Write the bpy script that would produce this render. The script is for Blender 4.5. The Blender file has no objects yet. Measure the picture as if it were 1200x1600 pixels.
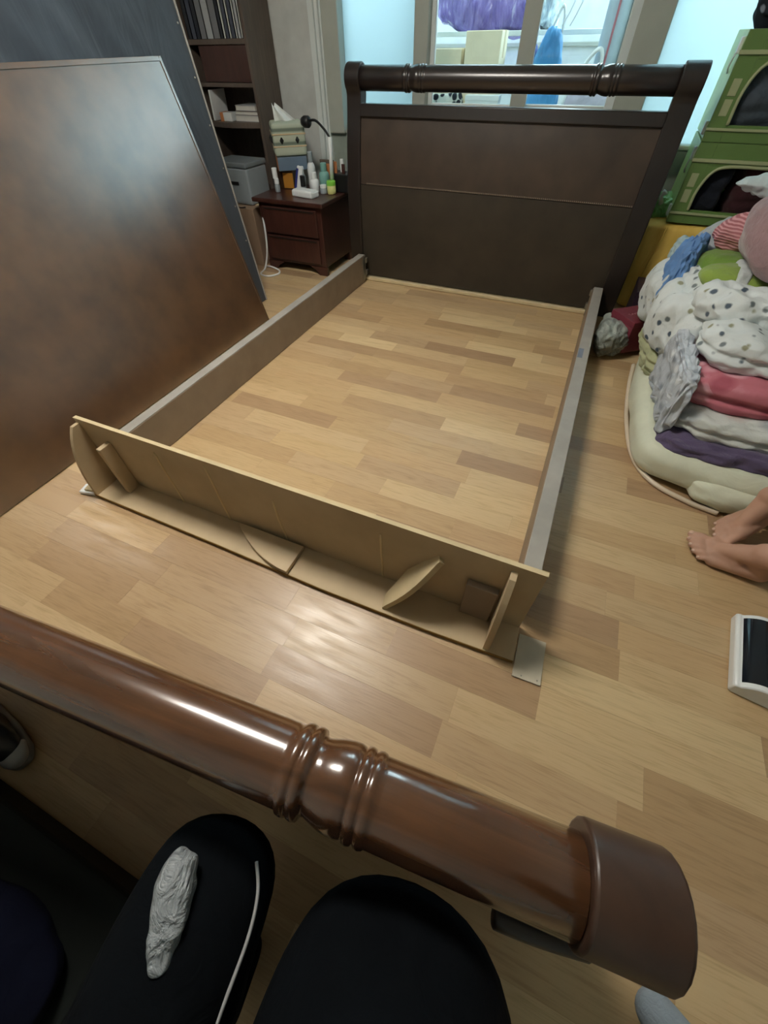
import bpy, bmesh, math, random
from mathutils import Vector, Matrix, noise
random.seed(7)
C = bpy.context.scene.collection
SC = bpy.context.scene
PI = math.pi

# ------------------------------------------------------------------ camera
cd = bpy.data.cameras.new('camera')
cam = bpy.data.objects.new('camera', cd); C.objects.link(cam)
cd.sensor_fit = 'VERTICAL'; cd.sensor_height = 24.0; cd.lens = 624.37 / 1600 * 24.0
cd.clip_start = 0.01
cam.matrix_world = Matrix(((0.915124, -0.300302, 0.269010, 1.4033),
                           (0.402966, 0.702608, -0.586482, -2.88238),
                           (-0.012887, 0.645106, 0.763985, 1.13370),
                           (0, 0, 0, 1)))
SC.camera = cam

# ------------------------------------------------------------------ light and exposure
SC.view_settings.view_transform = 'Standard'
SC.view_settings.look = 'None'
SC.view_settings.gamma = 1.0
SC.view_settings.use_curve_mapping = False
SC.view_settings.exposure = 0.6
SC.cycles.use_denoising = True
SC.cycles.max_bounces = 8
SC.cycles.sample_clamp_indirect = 6.0
w = bpy.data.worlds.new('sky'); SC.world = w; w.use_nodes = True
SKY = w.node_tree.nodes['Background']
SKY.inputs[0].default_value = (0.74, 0.93, 1.0, 1); SKY.inputs[1].default_value = 11.0
LAMP_STRENGTH = 35.0
LAMP_COLOR = (1.0, 0.94, 0.85, 1)
pl = bpy.data.lights.new('balcony_daylight', 'AREA'); pl.shape = 'RECTANGLE'; pl.size = 4.6; pl.size_y = 0.92
pl.cycles.is_portal = True
po = bpy.data.objects.new('balcony_daylight', pl); C.objects.link(po)
po.location = (0.8, 2.24, 1.89); po.rotation_euler = (-PI / 2, 0, 0)   # sky portal in the outer balcony opening


# ------------------------------------------------------------------ helpers
def lin(r, g, b):
    f = lambda c: (c / 255 / 12.92) if c / 255 <= 0.04045 else ((c / 255 + 0.055) / 1.055) ** 2.4
    return (f(r), f(g), f(b), 1)


class NT:
    def __init__(s, name):
        s.m = bpy.data.materials.new(name); s.m.use_nodes = True
        s.t = s.m.node_tree; s.b = s.t.nodes['Principled BSDF']
    def n(s, kind, **kw):
        n = s.t.nodes.new('ShaderNode' + kind)
        for k, v in kw.items():
            if k.startswith('i_'): n.inputs[int(k[2:]) if k[2:].isdigit() else k[2:].replace('_', ' ')].default_value = v
            else: setattr(n, k, v)
        return n
    def l(s, a, b): s.t.links.new(a, b)
    def ramp(s, fac, stops, interp='LINEAR'):
        r = s.n('ValToRGB'); cr = r.color_ramp; cr.interpolation = interp
        while len(cr.elements) < len(stops): cr.elements.new(0.5)
        for e, (p, c) in zip(cr.elements, stops): e.position = p; e.color = c
        s.l(fac, r.inputs[0]); return r.outputs[0]
    def coords(s, scale=(1, 1, 1), rand=0.0):
        tc = s.n('TexCoord'); mp = s.n('Mapping'); mp.inputs[3].default_value = scale
        s.l(tc.outputs['Object'], mp.inputs[0])
        if rand:
            oi = s.n('ObjectInfo'); mu = s.n('Math', operation='MULTIPLY'); mu.inputs[1].default_value = rand
            s.l(oi.outputs['Random'], mu.inputs[0]); s.l(mu.outputs[0], mp.inputs[1])
        return mp.outputs[0]
    def noise(s, vec, scale=5, detail=3, rough=0.55, dist=0.0):
        n = s.n('TexNoise'); n.inputs['Scale'].default_value = scale; n.inputs['Detail'].default_value = detail
        n.inputs['Roughness'].default_value = rough; n.inputs['Distortion'].default_value = dist
        s.l(vec, n.inputs['Vector']); return n.outputs['Fac']
    def bump(s, h, strength=0.2, dist=0.01):
        b = s.n('Bump'); b.inputs['Strength'].default_value = strength; b.inputs['Distance'].default_value = dist
        s.l(h, b.inputs['Height']); s.l(b.outputs[0], s.b.inputs['Normal'])
    def base(s, c): s.l(c, s.b.inputs['Base Color'])
    def set(s, rough=0.5, spec=0.5, metal=0.0, coat=0.0, coatr=0.1, sheen=0.0):
        s.b.inputs['Roughness'].default_value = rough; s.b.inputs['Specular IOR Level'].default_value = spec
        s.b.inputs['Metallic'].default_value = metal; s.b.inputs['Coat Weight'].default_value = coat
        s.b.inputs['Coat Roughness'].default_value = coatr; s.b.inputs['Sheen Weight'].default_value = sheen
        return s


def plain(name, c, rough=0.5, spec=0.5, metal=0.0, coat=0.0, var=0.08, bump=0.0, bscale=200):
    t = NT(name).set(rough, spec, metal, coat)
    f = t.noise(t.coords(), 9, 3)
    lo = tuple(x * (1 - var) for x in c[:3]) + (1,); hi = tuple(min(1, x * (1 + var)) for x in c[:3]) + (1,)
    t.base(t.ramp(f, [(0.3, lo), (0.7, hi)]))
    if bump: t.bump(t.noise(t.coords(), bscale, 2), bump, 0.002)
    return t.m


def wood(name, c1, c2, scale=(1.2, 14, 14), rough=0.35, spec=0.5, coat=0.0, coatr=0.15, bump=0.05, mott=0.35):
    t = NT(name).set(rough, spec, 0, coat, coatr)
    v = t.coords(scale)
    f = t.noise(v, 2.2, 6, 0.62, 0.7)
    g = t.noise(t.coords(), 5.5, 3)
    mx = t.n('Mix', data_type='FLOAT'); mx.inputs[0].default_value = mott
    t.l(f, mx.inputs[2]); t.l(g, mx.inputs[3])
    t.base(t.ramp(mx.outputs[0], [(0.32, c1), (0.68, c2)]))
    t.bump(f, bump, 0.002)
    return t.m


def cloth(name, c, rough=0.9, var=0.15, wr=0.5, wscale=14, sheen=0.1, spec=0.2, stretch=(1, 1, 1)):
    t = NT(name).set(rough, spec, 0, 0, 0.1, sheen)
    f = t.noise(t.coords(), 11, 4)
    lo = tuple(x * (1 - var) for x in c[:3]) + (1,); hi = tuple(min(1, x * (1 + var)) for x in c[:3]) + (1,)
    t.base(t.ramp(f, [(0.3, lo), (0.7, hi)]))
    t.bump(t.noise(t.coords(stretch), wscale, 4, 0.55, 1.2), wr, 0.02)
    return t.m


def printed(name, base, marks, scale, size, rough=0.85, wr=0.4, wscale=11, soft=0.05, warp=True, rand=0.65):
    """cloth printed with scattered spots or blossoms of the given colours"""
    t = NT(name).set(rough, 0.25)
    co = t.coords()
    if warp:
        nz = t.n('TexNoise'); nz.inputs['Scale'].default_value = scale * 0.9; nz.inputs['Detail'].default_value = 4
        t.l(co, nz.inputs['Vector'])
        sub = t.n('VectorMath', operation='SUBTRACT'); sub.inputs[1].default_value = (0.5, 0.5, 0.5)
        t.l(nz.outputs['Color'], sub.inputs[0])
        sc = t.n('VectorMath', operation='SCALE'); sc.inputs['Scale'].default_value = 0.45 / scale
        t.l(sub.outputs[0], sc.inputs[0])
        ad = t.n('VectorMath', operation='ADD'); t.l(co, ad.inputs[0]); t.l(sc.outputs[0], ad.inputs[1]); co = ad.outputs[0]
    vo = t.n('TexVoronoi'); vo.inputs['Scale'].default_value = scale; vo.inputs['Randomness'].default_value = rand
    t.l(co, vo.inputs['Vector'])
    fac = t.ramp(vo.outputs['Distance'], [(size - soft, (1, 1, 1, 1)), (size + soft, (0, 0, 0, 1))])
    sp = t.n('SeparateColor'); t.l(vo.outputs['Color'], sp.inputs[0])
    mc = t.ramp(sp.outputs[0], [(i / max(1, len(marks)), c) for i, c in enumerate(marks)], 'CONSTANT')
    mx = t.n('Mix', data_type='RGBA'); mx.inputs[6].default_value = base
    t.l(fac, mx.inputs[0]); t.l(mc, mx.inputs[7])
    t.base(mx.outputs[2])
    t.bump(t.noise(t.coords(), wscale, 4, 0.55, 1.0), wr, 0.02)
    return t.m


def stripes(name, c1, c2, scale, vec=(0, 0, 1), rough=0.9):
    t = NT(name).set(rough, 0.2)
    wv = t.n('TexWave'); wv.inputs['Scale'].default_value = scale; wv.inputs['Distortion'].default_value = 2.5
    wv.inputs['Detail'].default_value = 2; wv.bands_direction = 'Z' if vec[2] else ('X' if vec[0] else 'Y')
    t.l(t.coords(), wv.inputs['Vector'])
    t.base(t.ramp(wv.outputs['Fac'], [(0.3, c1), (0.75, c2)]))
    t.bump(wv.outputs['Fac'], 0.35, 0.006)
    return t.m


def link(o, parent=None, mat=None, smooth=False):
    C.objects.link(o)
    if parent is not None: o.parent = parent
    if mat is not None: o.data.materials.append(mat)
    if smooth:
        for p in o.data.polygons: p.use_smooth = True
    return o


def tag(o, label=None, cat=None, group=None, kind=None):
    if label: o['label'] = label
    if cat: o['category'] = cat
    if group: o['group'] = group
    if kind: o['kind'] = kind
    return o


def thing(name, label, cat, loc=(0, 0, 0), rz=0.0, group=None):
    o = bpy.data.objects.new(name, None); C.objects.link(o)
    o.location = loc; o.rotation_euler = (0, 0, rz); o.empty_display_size = 0.05
    return tag(o, label, cat, group)


class MB:
    """gathers boxes, tubes and turned shapes, then builds them as one mesh object"""
    def __init__(s): s.v = []; s.f = []
    def add(s, vs, fs):
        k = len(s.v); s.v += [tuple(v) for v in vs]; s.f += [tuple(k + i for i in f) for f in fs]; return s
    def box(s, x0, x1, y0, y1, z0, z1, M=None):
        vs = [Vector(p) for p in ((x0, y0, z0), (x1, y0, z0), (x1, y1, z0), (x0, y1, z0), (x0, y0, z1), (x1, y0, z1), (x1, y1, z1), (x0, y1, z1))]
        if M: vs = [M @ v for v in vs]
        return s.add(vs, [(0, 3, 2, 1), (4, 5, 6, 7), (0, 1, 5, 4), (1, 2, 6, 5), (2, 3, 7, 6), (3, 0, 4, 7)])
    def prism(s, poly, a0, a1, axis='x', M=None):
        """closed 2-D outline pushed along an axis: x -> (y,z), y -> (x,z), z -> (x,y)"""
        def P(p, a): return Vector({'x': (a, p[0], p[1]), 'y': (p[0], a, p[1]), 'z': (p[0], p[1], a)}[axis])
        n = len(poly); vs = [P(p, a0) for p in poly] + [P(p, a1) for p in poly]
        if M: vs = [M @ v for v in vs]
        return s.add(vs, [tuple(range(n))[::-1], tuple(range(n, 2 * n))] + [(i, (i + 1) % n, n + (i + 1) % n, n + i) for i in range(n)])
    def lathe(s, prof, n=24, axis='z', at=(0, 0, 0), M=None):
        """prof: list of (radius, distance along the axis)"""
        vs = []; at = Vector(at)
        for r, h in prof:
            for i in range(n):
                a = 2 * PI * i / n; c, d = r * math.cos(a), r * math.sin(a)
                p = Vector({'z': (c, d, h), 'x': (h, c, d), 'y': (d, h, c)}[axis]) + at
                vs.append(M @ p if M else p)
        fs = []
        for k in range(len(prof) - 1):
            for i in range(n):
                j = (i + 1) % n; fs.append((k * n + i, k * n + j, (k + 1) * n + j, (k + 1) * n + i))
        fs.append(tuple(range(n))[::-1]); fs.append(tuple(range((len(prof) - 1) * n, len(prof) * n)))
        return s.add(vs, fs)
    def tube(s, pts, r, n=10):
        pts = [Vector(p) for p in pts]; m = len(pts); rs = r if isinstance(r, (list, tuple)) else [r] * m
        vs = []; up = None
        for i, p in enumerate(pts):
            d = (pts[min(i + 1, m - 1)] - pts[max(i - 1, 0)]).normalized()
            if up is None: up = Vector((0, 0, 1)) if abs(d.z) < 0.9 else Vector((1, 0, 0))
            a = d.cross(up).normalized(); up = a.cross(d).normalized()
            for k in range(n):
                t = 2 * PI * k / n; vs.append(p + (a * math.cos(t) + up * math.sin(t)) * rs[i])
        fs = [(i * n + k, i * n + (k + 1) % n, (i + 1) * n + (k + 1) % n, (i + 1) * n + k) for i in range(m - 1) for k in range(n)]
        fs += [tuple(range(n))[::-1], tuple(range((m - 1) * n, m * n))]
        return s.add(vs, fs)
    def build(s, name, mat, parent=None, bevel=0.0, smooth=False, seg=2, auto=False):
        me = bpy.data.meshes.new(name); me.from_pydata(s.v, [], s.f); me.update()
        bm = bmesh.new(); bm.from_mesh(me); bmesh.ops.recalc_face_normals(bm, faces=bm.faces); bm.to_mesh(me); bm.free()
        o = bpy.data.objects.new(name, me); link(o, parent, mat, smooth or auto)
        if auto: me.set_sharp_from_angle(angle=math.radians(35))
        if bevel:
            b = o.modifiers.new('edge', 'BEVEL'); b.width = bevel; b.segments = seg; b.limit_method = 'ANGLE'; b.angle_limit = math.radians(40)
        return o


def smooth_line(pts, n=8):
    pts = [Vector(p) for p in pts]; out = []
    for i in range(len(pts) - 1):
        p0, p1, p2, p3 = pts[max(i - 1, 0)], pts[i], pts[i + 1], pts[min(i + 2, len(pts) - 1)]
        for k in range(n):
            t = k / n
            out.append(0.5 * ((2 * p1) + (p2 - p0) * t + (2 * p0 - 5 * p1 + 4 * p2 - p3) * t * t + (3 * p1 - p0 - 3 * p2 + p3) * t ** 3))
    out.append(pts[-1]); return out


def soft(name, mat, quad, z0, z1, parent=None, cuts=22, p=5.0, pz=3.0, amp=0.012, nscale=7.0, seed=0, folds=0, fold_amp=0.012,
         sag=0.0, tilt=(0, 0), stretch=(1, 1, 1), wrinkle=0.004):
    """a stuffed or folded textile: a rounded slab over a four-cornered plan, with creases; folds = number of doubled layers seen at the side"""
    bm = bmesh.new(); bmesh.ops.create_cube(bm, size=2.0)
    bmesh.ops.subdivide_edges(bm, edges=bm.edges[:], cuts=cuts, use_grid_fill=True)
    q = [Vector((a[0], a[1], 0)) for a in quad]; off = Vector((seed * 3.7, seed * 1.3, seed * 2.1))
    for v in bm.verts:
        c = v.co
        r = (abs(c.x) ** p + abs(c.y) ** p + abs(c.z) ** pz) ** (1 / 4.2) if True else 1
        k = 1 / max(1e-6, (abs(c.x) ** p + abs(c.y) ** p + abs(c.z) ** pz) ** (1 / p))
        x, y, z = c.x * k, c.y * k, max(-1, min(1, c.z * k))
        u, t = (x + 1) / 2, (y + 1) / 2
        b = q[0] * (1 - u) * (1 - t) + q[1] * u * (1 - t) + q[2] * u * t + q[3] * (1 - u) * t
        pos = Vector((b.x, b.y, (z0 + z1) / 2 + z * (z1 - z0) / 2))
        n = Vector((x * abs(x) ** 2, y * abs(y) ** 2, z * abs(z))); n = n.normalized() if n.length > 1e-6 else Vector((0, 0, 1))
        s = Vector((pos.x * stretch[0], pos.y * stretch[1], pos.z * stretch[2]))
        d = (noise.noise(s * nscale + off)) * amp * 2 + (0.5 - abs(noise.noise(s * nscale * 2.6 + off))) * wrinkle * 2.2 + noise.noise(s * nscale * 6 + off) * wrinkle * 0.7
        if folds:
            side = max(abs(x), abs(y)) ** 4
            d += -abs(math.cos(PI * folds * (z + 1) / 2)) ** 6 * fold_amp * side if abs(z) < 0.97 else 0
        pos += n * d
        if sag: pos.z -= sag * (1 - x * x) * (1 - y * y)
        pos.z += tilt[0] * x + tilt[1] * y
        if pos.z < 0.002: pos.z = 0.002 + 0.0005 * random.random()
        v.co = pos
    me = bpy.data.meshes.new(name); bm.normal_update(); bm.to_mesh(me); bm.free()
    o = bpy.data.objects.new(name, me); link(o, parent, mat, True)
    m = o.modifiers.new('smooth', 'SUBSURF'); m.levels = 1; m.render_levels = 1
    return o


def skin_body(name, verts, edges, mat, parent=None, root=0, levels=2):
    """one continuous figure grown over a skeleton of (point, radius) joints"""
    me = bpy.data.meshes.new(name); me.from_pydata([v[0] for v in verts], edges, []); me.update()
    o = bpy.data.objects.new(name, me); link(o, parent, mat)
    o.modifiers.new('skin', 'SKIN'); sv = me.skin_vertices[0].data
    for i, v in enumerate(verts):
        r = v[1]; sv[i].radius = (r, r) if not isinstance(r, tuple) else r
        sv[i].use_root = (i == root)
    o.modifiers['skin'].use_smooth_shade = True
    s = o.modifiers.new('round', 'SUBSURF'); s.levels = levels; s.render_levels = levels
    return o


# ------------------------------------------------------------------ materials
M = {}
M['wall'] = plain('painted_wall', lin(206, 209, 205), 0.8, 0.2, bump=0.05)
M['wall_low'] = plain('lower_wall_paint', lin(150, 160, 150), 0.75, 0.2, bump=0.05)
M['ceil'] = plain('ceiling_paper', lin(240, 240, 236), 0.9, 0.1)
M['white_trim'] = plain('white_gloss_trim', lin(225, 232, 230), 0.35, 0.5, var=0.03)
M['grey_frame'] = plain('window_frame_vinyl', lin(176, 180, 170), 0.45, 0.4, var=0.04)
M['bal_white'] = plain('balcony_plaster', lin(225, 230, 228), 0.8, 0.2)
M['dark_wood'] = wood('dark_cherry_wood', lin(28, 23, 22), lin(42, 34, 31), (1.2, 16, 16), 0.3, 0.5, 0.5, 0.22, 0.02)
M['post_wood'] = wood('dark_stained_post_wood', lin(27, 22, 20), lin(40, 32, 28), (10, 10, 1.2), 0.36, 0.5, 0.3, 0.25, 0.02)
M['roll_wood'] = wood('polished_cherry_wood', lin(62, 37, 21), lin(106, 68, 40), (1.3, 18, 18), 0.24, 0.5, 1.0, 0.14, 0.01, 0.4)
M['roll_wood'].node_tree.nodes['Principled BSDF'].inputs['Coat IOR'].default_value = 1.6
M['cap_wood'] = wood('satin_brown_wood', lin(52, 36, 28), lin(76, 54, 41), (6, 6, 2), 0.42, 0.5, 0.2, 0.3, 0.01)
M['leather'] = wood('brown_panel_veneer', lin(52, 43, 35), lin(72, 59, 48), (2, 2, 2), 0.42, 0.5, 0.0, 0.2, 0.04, 0.8)
M['lower_panel'] = wood('dark_lower_panel_veneer', lin(44, 39, 31), lin(58, 51, 41), (3, 3, 3), 0.48, 0.45, 0.0, 0.2, 0.04, 0.8)
M['board'] = wood('brown_varnished_board', lin(70, 47, 28), lin(98, 69, 43), (2.5, 1.6, 2.5), 0.36, 0.5, 1.0, 0.26, 0.02, 0.75)
M['board'].node_tree.nodes['Principled BSDF'].inputs['Coat IOR'].default_value = 2.4
M['brown_furn'] = wood('reddish_brown_furniture_wood', lin(54, 30, 25), lin(76, 45, 37), (14, 14, 1.5), 0.35, 0.5, 0.2, 0.2, 0.02)
M['case_wood'] = wood('brown_bookcase_laminate', lin(82, 72, 65), lin(106, 94, 85), (14, 14, 1.5), 0.5, 0.4, 0, 0.2, 0.02)
M['mdf'] = wood('tan_fibreboard', lin(186, 166, 132), lin(204, 184, 150), (4, 4, 4), 0.6, 0.35, 0, 0.2, 0.03, 0.8)
M['mdf_edge'] = plain('fibreboard_edge', lin(140, 112, 62), 0.8, 0.2, bump=0.2)
M['mdf_pale'] = plain('pale_cut_edge', lin(205, 188, 150), 0.75, 0.2, var=0.12, bump=0.15)
M['rail_board'] = plain('grey_brown_rail_board', lin(140, 124, 106), 0.55, 0.4, var=0.1, bump=0.05)
M['rail_top'] = plain('grey_rail_top', lin(158, 154, 146), 0.5, 0.45, var=0.1, bump=0.05)
M['steel'] = plain('zinc_steel', lin(150, 146, 135), 0.4, 0.5, 0.8)
M['label'] = plain('faded_blue_sticker', lin(112, 122, 136), 0.6, 0.3, var=0.25)
M['glue'] = plain('dried_glue', lin(224, 204, 160), 0.6, 0.3)
M['white_plastic'] = plain('white_plastic', lin(232, 236, 236), 0.3, 0.5, var=0.02)
M['black_glass'] = plain('dark_glass', lin(20, 24, 32), 0.08, 0.6, var=0.1)
M['black_plastic'] = plain('black_plastic', lin(22, 22, 24), 0.4, 0.5)
M['skin'] = plain('skin', lin(186, 146, 124), 0.55, 0.4, var=0.1)
M['nail'] = plain('toenail', lin(205, 172, 152), 0.35, 0.5)
M['black_cloth'] = cloth('black_trouser_cloth', lin(9, 13, 17), 0.95, 0.2, 0.3, 18, 0.0, 0.1)
M['grey_panel'] = cloth('grey_shiny_lining', lin(150, 158, 162), 0.4, 0.12, 0.9, 30, 0, 0.6)
M['piping'] = plain('pale_piping', lin(170, 172, 172), 0.7)
M['navy'] = cloth('navy_cloth', lin(10, 13, 28), 0.95, 0.2, 0.3, 14, 0.0, 0.1)
M['dark_box'] = plain('dark_green_grey_vinyl', lin(20, 25, 23), 0.7, 0.2)
M['sock'] = cloth('grey_knit_sock', lin(140, 150, 158), 0.95, 0.12, 0.35, 60)

# black dust-cover fabric with hanging creases
t = NT('black_dust_cover').set(0.62, 0.35, 0, 0, 0.1, 0.3)
t.base(t.ramp(t.noise(t.coords((1, 1, 1)), 4, 4), [(0.3, lin(30, 38, 47)), (0.7, lin(43, 53, 63))]))
t.bump(t.noise(t.coords((1, 4, 1.2)), 2.2, 3, 0.5, 1.0), 0.25, 0.02)
M['dust_cover'] = t.m

# frosted pane: scatters daylight
t = NT('frosted_glass'); t.t.nodes.remove(t.b)
tr = t.n('BsdfTranslucent'); tr.inputs[0].default_value = (0.54, 0.63, 0.655, 1)
gl = t.n('BsdfGlossy'); gl.inputs[0].default_value = (0.9, 1, 1, 1); gl.inputs['Roughness'].default_value = 0.25
mx = t.n('MixShader'); mx.inputs[0].default_value = 0.06
t.l(tr.outputs[0], mx.inputs[1]); t.l(gl.outputs[0], mx.inputs[2])
t.l(mx.outputs[0], t.t.nodes['Material Output'].inputs[0]); M['frosted'] = t.m
t = NT('clear_glass'); t.t.nodes.remove(t.b)
tr = t.n('BsdfTransparent'); tr.inputs[0].default_value = (0.94, 0.98, 0.98, 1)
gl = t.n('BsdfGlossy'); gl.inputs['Roughness'].default_value = 0.02
fr = t.n('Fresnel'); fr.inputs[0].default_value = 1.45
mx = t.n('MixShader'); t.l(fr.outputs[0], mx.inputs[0]); t.l(tr.outputs[0], mx.inputs[1]); t.l(gl.outputs[0], mx.inputs[2])
t.l(mx.outputs[0], t.t.nodes['Material Output'].inputs[0]); M['clear'] = t.m

# floor strips: each strip takes its tone from its own random number, grain runs along x
t = NT('laminate_strip').set(0.3, 0.6)
oi = t.n('ObjectInfo')
tone = t.ramp(oi.outputs['Random'], [(0.0, lin(176, 146, 108)), (0.2, lin(200, 172, 128)), (0.4, lin(186, 158, 122)), (0.58, lin(212, 186, 142)), (0.75, lin(166, 136, 104)), (0.86, lin(196, 166, 124)), (1.0, lin(218, 194, 150))])
g1 = t.noise(t.coords((1.3, 10, 1), 40), 2.6, 6, 0.6, 2.2)
g2 = t.noise(t.coords((4, 90, 1), 23), 3.0, 3, 0.5, 0.3)
ad = t.n('Math', operation='ADD'); t.l(g1, ad.inputs[0]); t.l(g2, ad.inputs[1])
gr = t.ramp(ad.outputs[0], [(0.35, (0.72, 0.69, 0.64, 1)), (0.5, (0.97, 0.96, 0.95, 1)), (0.65, (1.08, 1.09, 1.08, 1))])
hl = t.n('Math', operation='MULTIPLY'); hl.inputs[1].default_value = 0.5; t.l(ad.outputs[0], hl.inputs[0])
gr = t.ramp(hl.outputs[0], [(0.36, (0.80, 0.77, 0.73, 1)), (0.5, (0.97, 0.96, 0.95, 1)), (0.62, (1.0, 1.0, 1.0, 1))])
mu = t.n('Mix', data_type='RGBA', blend_type='MULTIPLY'); mu.inputs[0].default_value = 1.0
t.l(tone, mu.inputs[6]); t.l(gr, mu.inputs[7]); t.base(mu.outputs[2])
t.bump(g2, 0.12, 0.0015)
rr = t.ramp(t.noise(t.coords((3, 14, 1), 11), 2.5, 4), [(0.35, (0.29, 0.29, 0.29, 1)), (0.7, (0.46, 0.46, 0.46, 1))])
t.l(rr, t.b.inputs['Roughness'])
M['plank'] = t.m
M['subfloor'] = plain('floor_joint', lin(168, 138, 100), 0.6, 0.3)


# ------------------------------------------------------------------ room shell
X0, X1, Y0, YW, ZC = -1.5, 3.15, -4.3, 0.60, 2.34
fl = MB().box(X0, X1, Y0, 2.3, -0.12, -0.0006).build('floor', M['subfloor']); tag(fl, kind='structure')
PW = 0.0935
cells = []
y = -1.004 - 35 * PW
while y < YW - 0.001:
    x = X0 - random.random() * 0.4
    while x < X1:
        L = random.choice((0.34, 0.42, 0.46, 0.50, 0.54, 0.60))
        a, b = max(x, X0), min(x + L, X1)
        if b - a > 0.02: cells.append((a, b, y, min(y + PW, YW)))
        x += L
    y += PW
cx, cy = 1.40, -2.60
def unseen(c):
    mx_, my_ = (c[0] + c[1]) / 2, (c[2] + c[3]) / 2
    return 1000 if (my_ < -3.3 or mx_ < -1.05 + 0 or mx_ > 2.5 or (mx_ < -0.36 and my_ < -0.72) or my_ > 0.3 or (mx_ < 0.3 and my_ < -3.1)) else 0
cells.sort(key=lambda c: unseen(c) + math.hypot((c[0] + c[1]) / 2 - cx, (c[2] + c[3]) / 2 - cy))
G = 0.0002
for a, b, y0, y1 in cells[:300]:
    h = random.uniform(-0.0001, 0.0001)
    L2 = (b - a) / 2 - G; W2 = (y1 - y0) / 2 - G
    o = MB().box(-L2, L2, -W2, W2, -0.0006, h).build('plank', M['plank'], fl)
    o.location = ((a + b) / 2, (y0 + y1) / 2, 0)
rest = MB()
for a, b, y0, y1 in cells[300:]:
    rest.box(a + G, b - G, y0 + G, y1 - G, -0.0006, 0)
# beyond the reach of single strips the rest keep their joints; tone varies over the joined mesh
t = NT('laminate_far').set(0.33, 0.45)
bt = t.n('TexBrick'); bt.inputs['Scale'].default_value = 1.0; bt.inputs['Brick Width'].default_value = 0.45; bt.inputs['Row Height'].default_value = PW
bt.inputs['Mortar Size'].default_value = 0.0; bt.inputs['Color1'].default_value = lin(182, 152, 114); bt.inputs['Color2'].default_value = lin(208, 180, 136)
t.l(t.coords(), bt.inputs['Vector']); t.base(bt.outputs['Color'])
tag(rest.build('distant_planks', t.m, fl), kind='stuff')

tag(MB().box(X0 - .1, X1 + .1, Y0 - .1, YW + .02, ZC, ZC + .1).build('ceiling', M['ceil']), kind='structure')
tag(MB().box(X0 - .1, X0, Y0, YW + .15, 0, ZC).build('wall_left', M['wall']), kind='structure')
tag(MB().box(X1, X1 + .1, Y0, YW + .15, 0, ZC).build('wall_right', M['wall']), kind='structure')
tag(MB().box(X0 - .1, X1 + .1, Y0 - .1, Y0, 0, ZC).build('wall_front', M['wall']), kind='structure')
WL, WR, SILL, HEAD = -0.60, 2.80, 0.70, 2.10
wb = MB().box(X0, WL, YW, YW + .15, 0, ZC).box(WR, X1, YW, YW + .15, 0, ZC).box(WL, WR, YW, YW + .15, HEAD, ZC)
tag(wb.build('wall_back', M['wall']), kind='structure')
lw = MB().box(WL, WR, YW + .002, YW + .15, 0, SILL)
tag(lw.build('wall_back_low', M['wall_low']), kind='structure')
tag(MB().box(-0.93, X1, YW - .014, YW - .001, 0.0, 0.09).build('baseboard_back', M['wall_low'], bevel=.004), kind='structure')
tag(MB().box(WL, WR, YW - .018, YW - .001, 0.49, 0.515).build('trim_1', M['wall_low'], bevel=.006), kind='structure')
# fluted white casing beside the window
cas = MB()
for x0, x1, d in ((-0.645, -0.615, .018), (-0.612, -0.598, .034), (-0.595, -0.578, .022), (-0.575, -0.562, .040), (-0.560, -0.548, .024)):
    cas.box(x0, x1, YW - d, YW + .02, 0.09, HEAD + .06)
tag(cas.build('trim_2', M['white_trim'], bevel=.004), kind='structure')

# window: two frosted lights at the sides, two clear sliding sashes between
win = thing('window_1', None, None, (0, 0, 0)); win['kind'] = 'structure'
fr = MB()
fr.box(WL + .055, -0.43, YW - .03, YW + .14, SILL, HEAD)            # outer stile
fr.box(0.075, 0.165, YW - .03, YW + .14, SILL, HEAD)                # post beside the sashes
fr.box(1.29, 1.445, YW - .03, YW + .14, SILL, HEAD)
fr.box(2.72, WR, YW - .03, YW + .14, SILL, HEAD)
fr.box(-0.43, 2.72, YW - .012, YW + .14, SILL, SILL + .022)
fr.box(-0.43, 2.72, YW - .03, YW + .14, HEAD - .06, HEAD)
fr.build('frame', M['grey_frame'], win, bevel=.006)
def sash(x0, x1, yy, nm):
    z0, z1, w_ = SILL + .022, HEAD - .06, 0.05
    s = MB().box(x0, x0 + .028, yy, yy + .035, z0, z1).box(x1 - w_, x1, yy, yy + .035, z0, z1)
    s.box(x0 + .028, x1 - w_, yy, yy + .035, z0, z0 + .14).box(x0 + .028, x1 - w_, yy, yy + .035, z1 - .06, z1)
    so = s.build('sash', M['white_trim'] if nm else M['grey_frame'], win, bevel=.005)
    MB().box(x0 + .026, x1 - w_ + .002, yy + .014, yy + .019, z0 + .138, z1 - .058).build('pane', M['clear'], so)
    return so
sash(0.165, 0.79, YW + .02, 1)
sash(0.735, 1.29, YW + .075, 1)
MB().box(0.70, 0.792, YW + .012, YW + .02, SILL + .022, HEAD - .06).build('meeting_stile', M['grey_frame'], win, bevel=.003)
for x0, x1 in ((-0.432, 0.077), (1.443, 2.722)):
    MB().box(x0, x1, YW + .045, YW + .052, SILL + .02, HEAD - .058).build('frosted_pane', M['frosted'], win)

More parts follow.
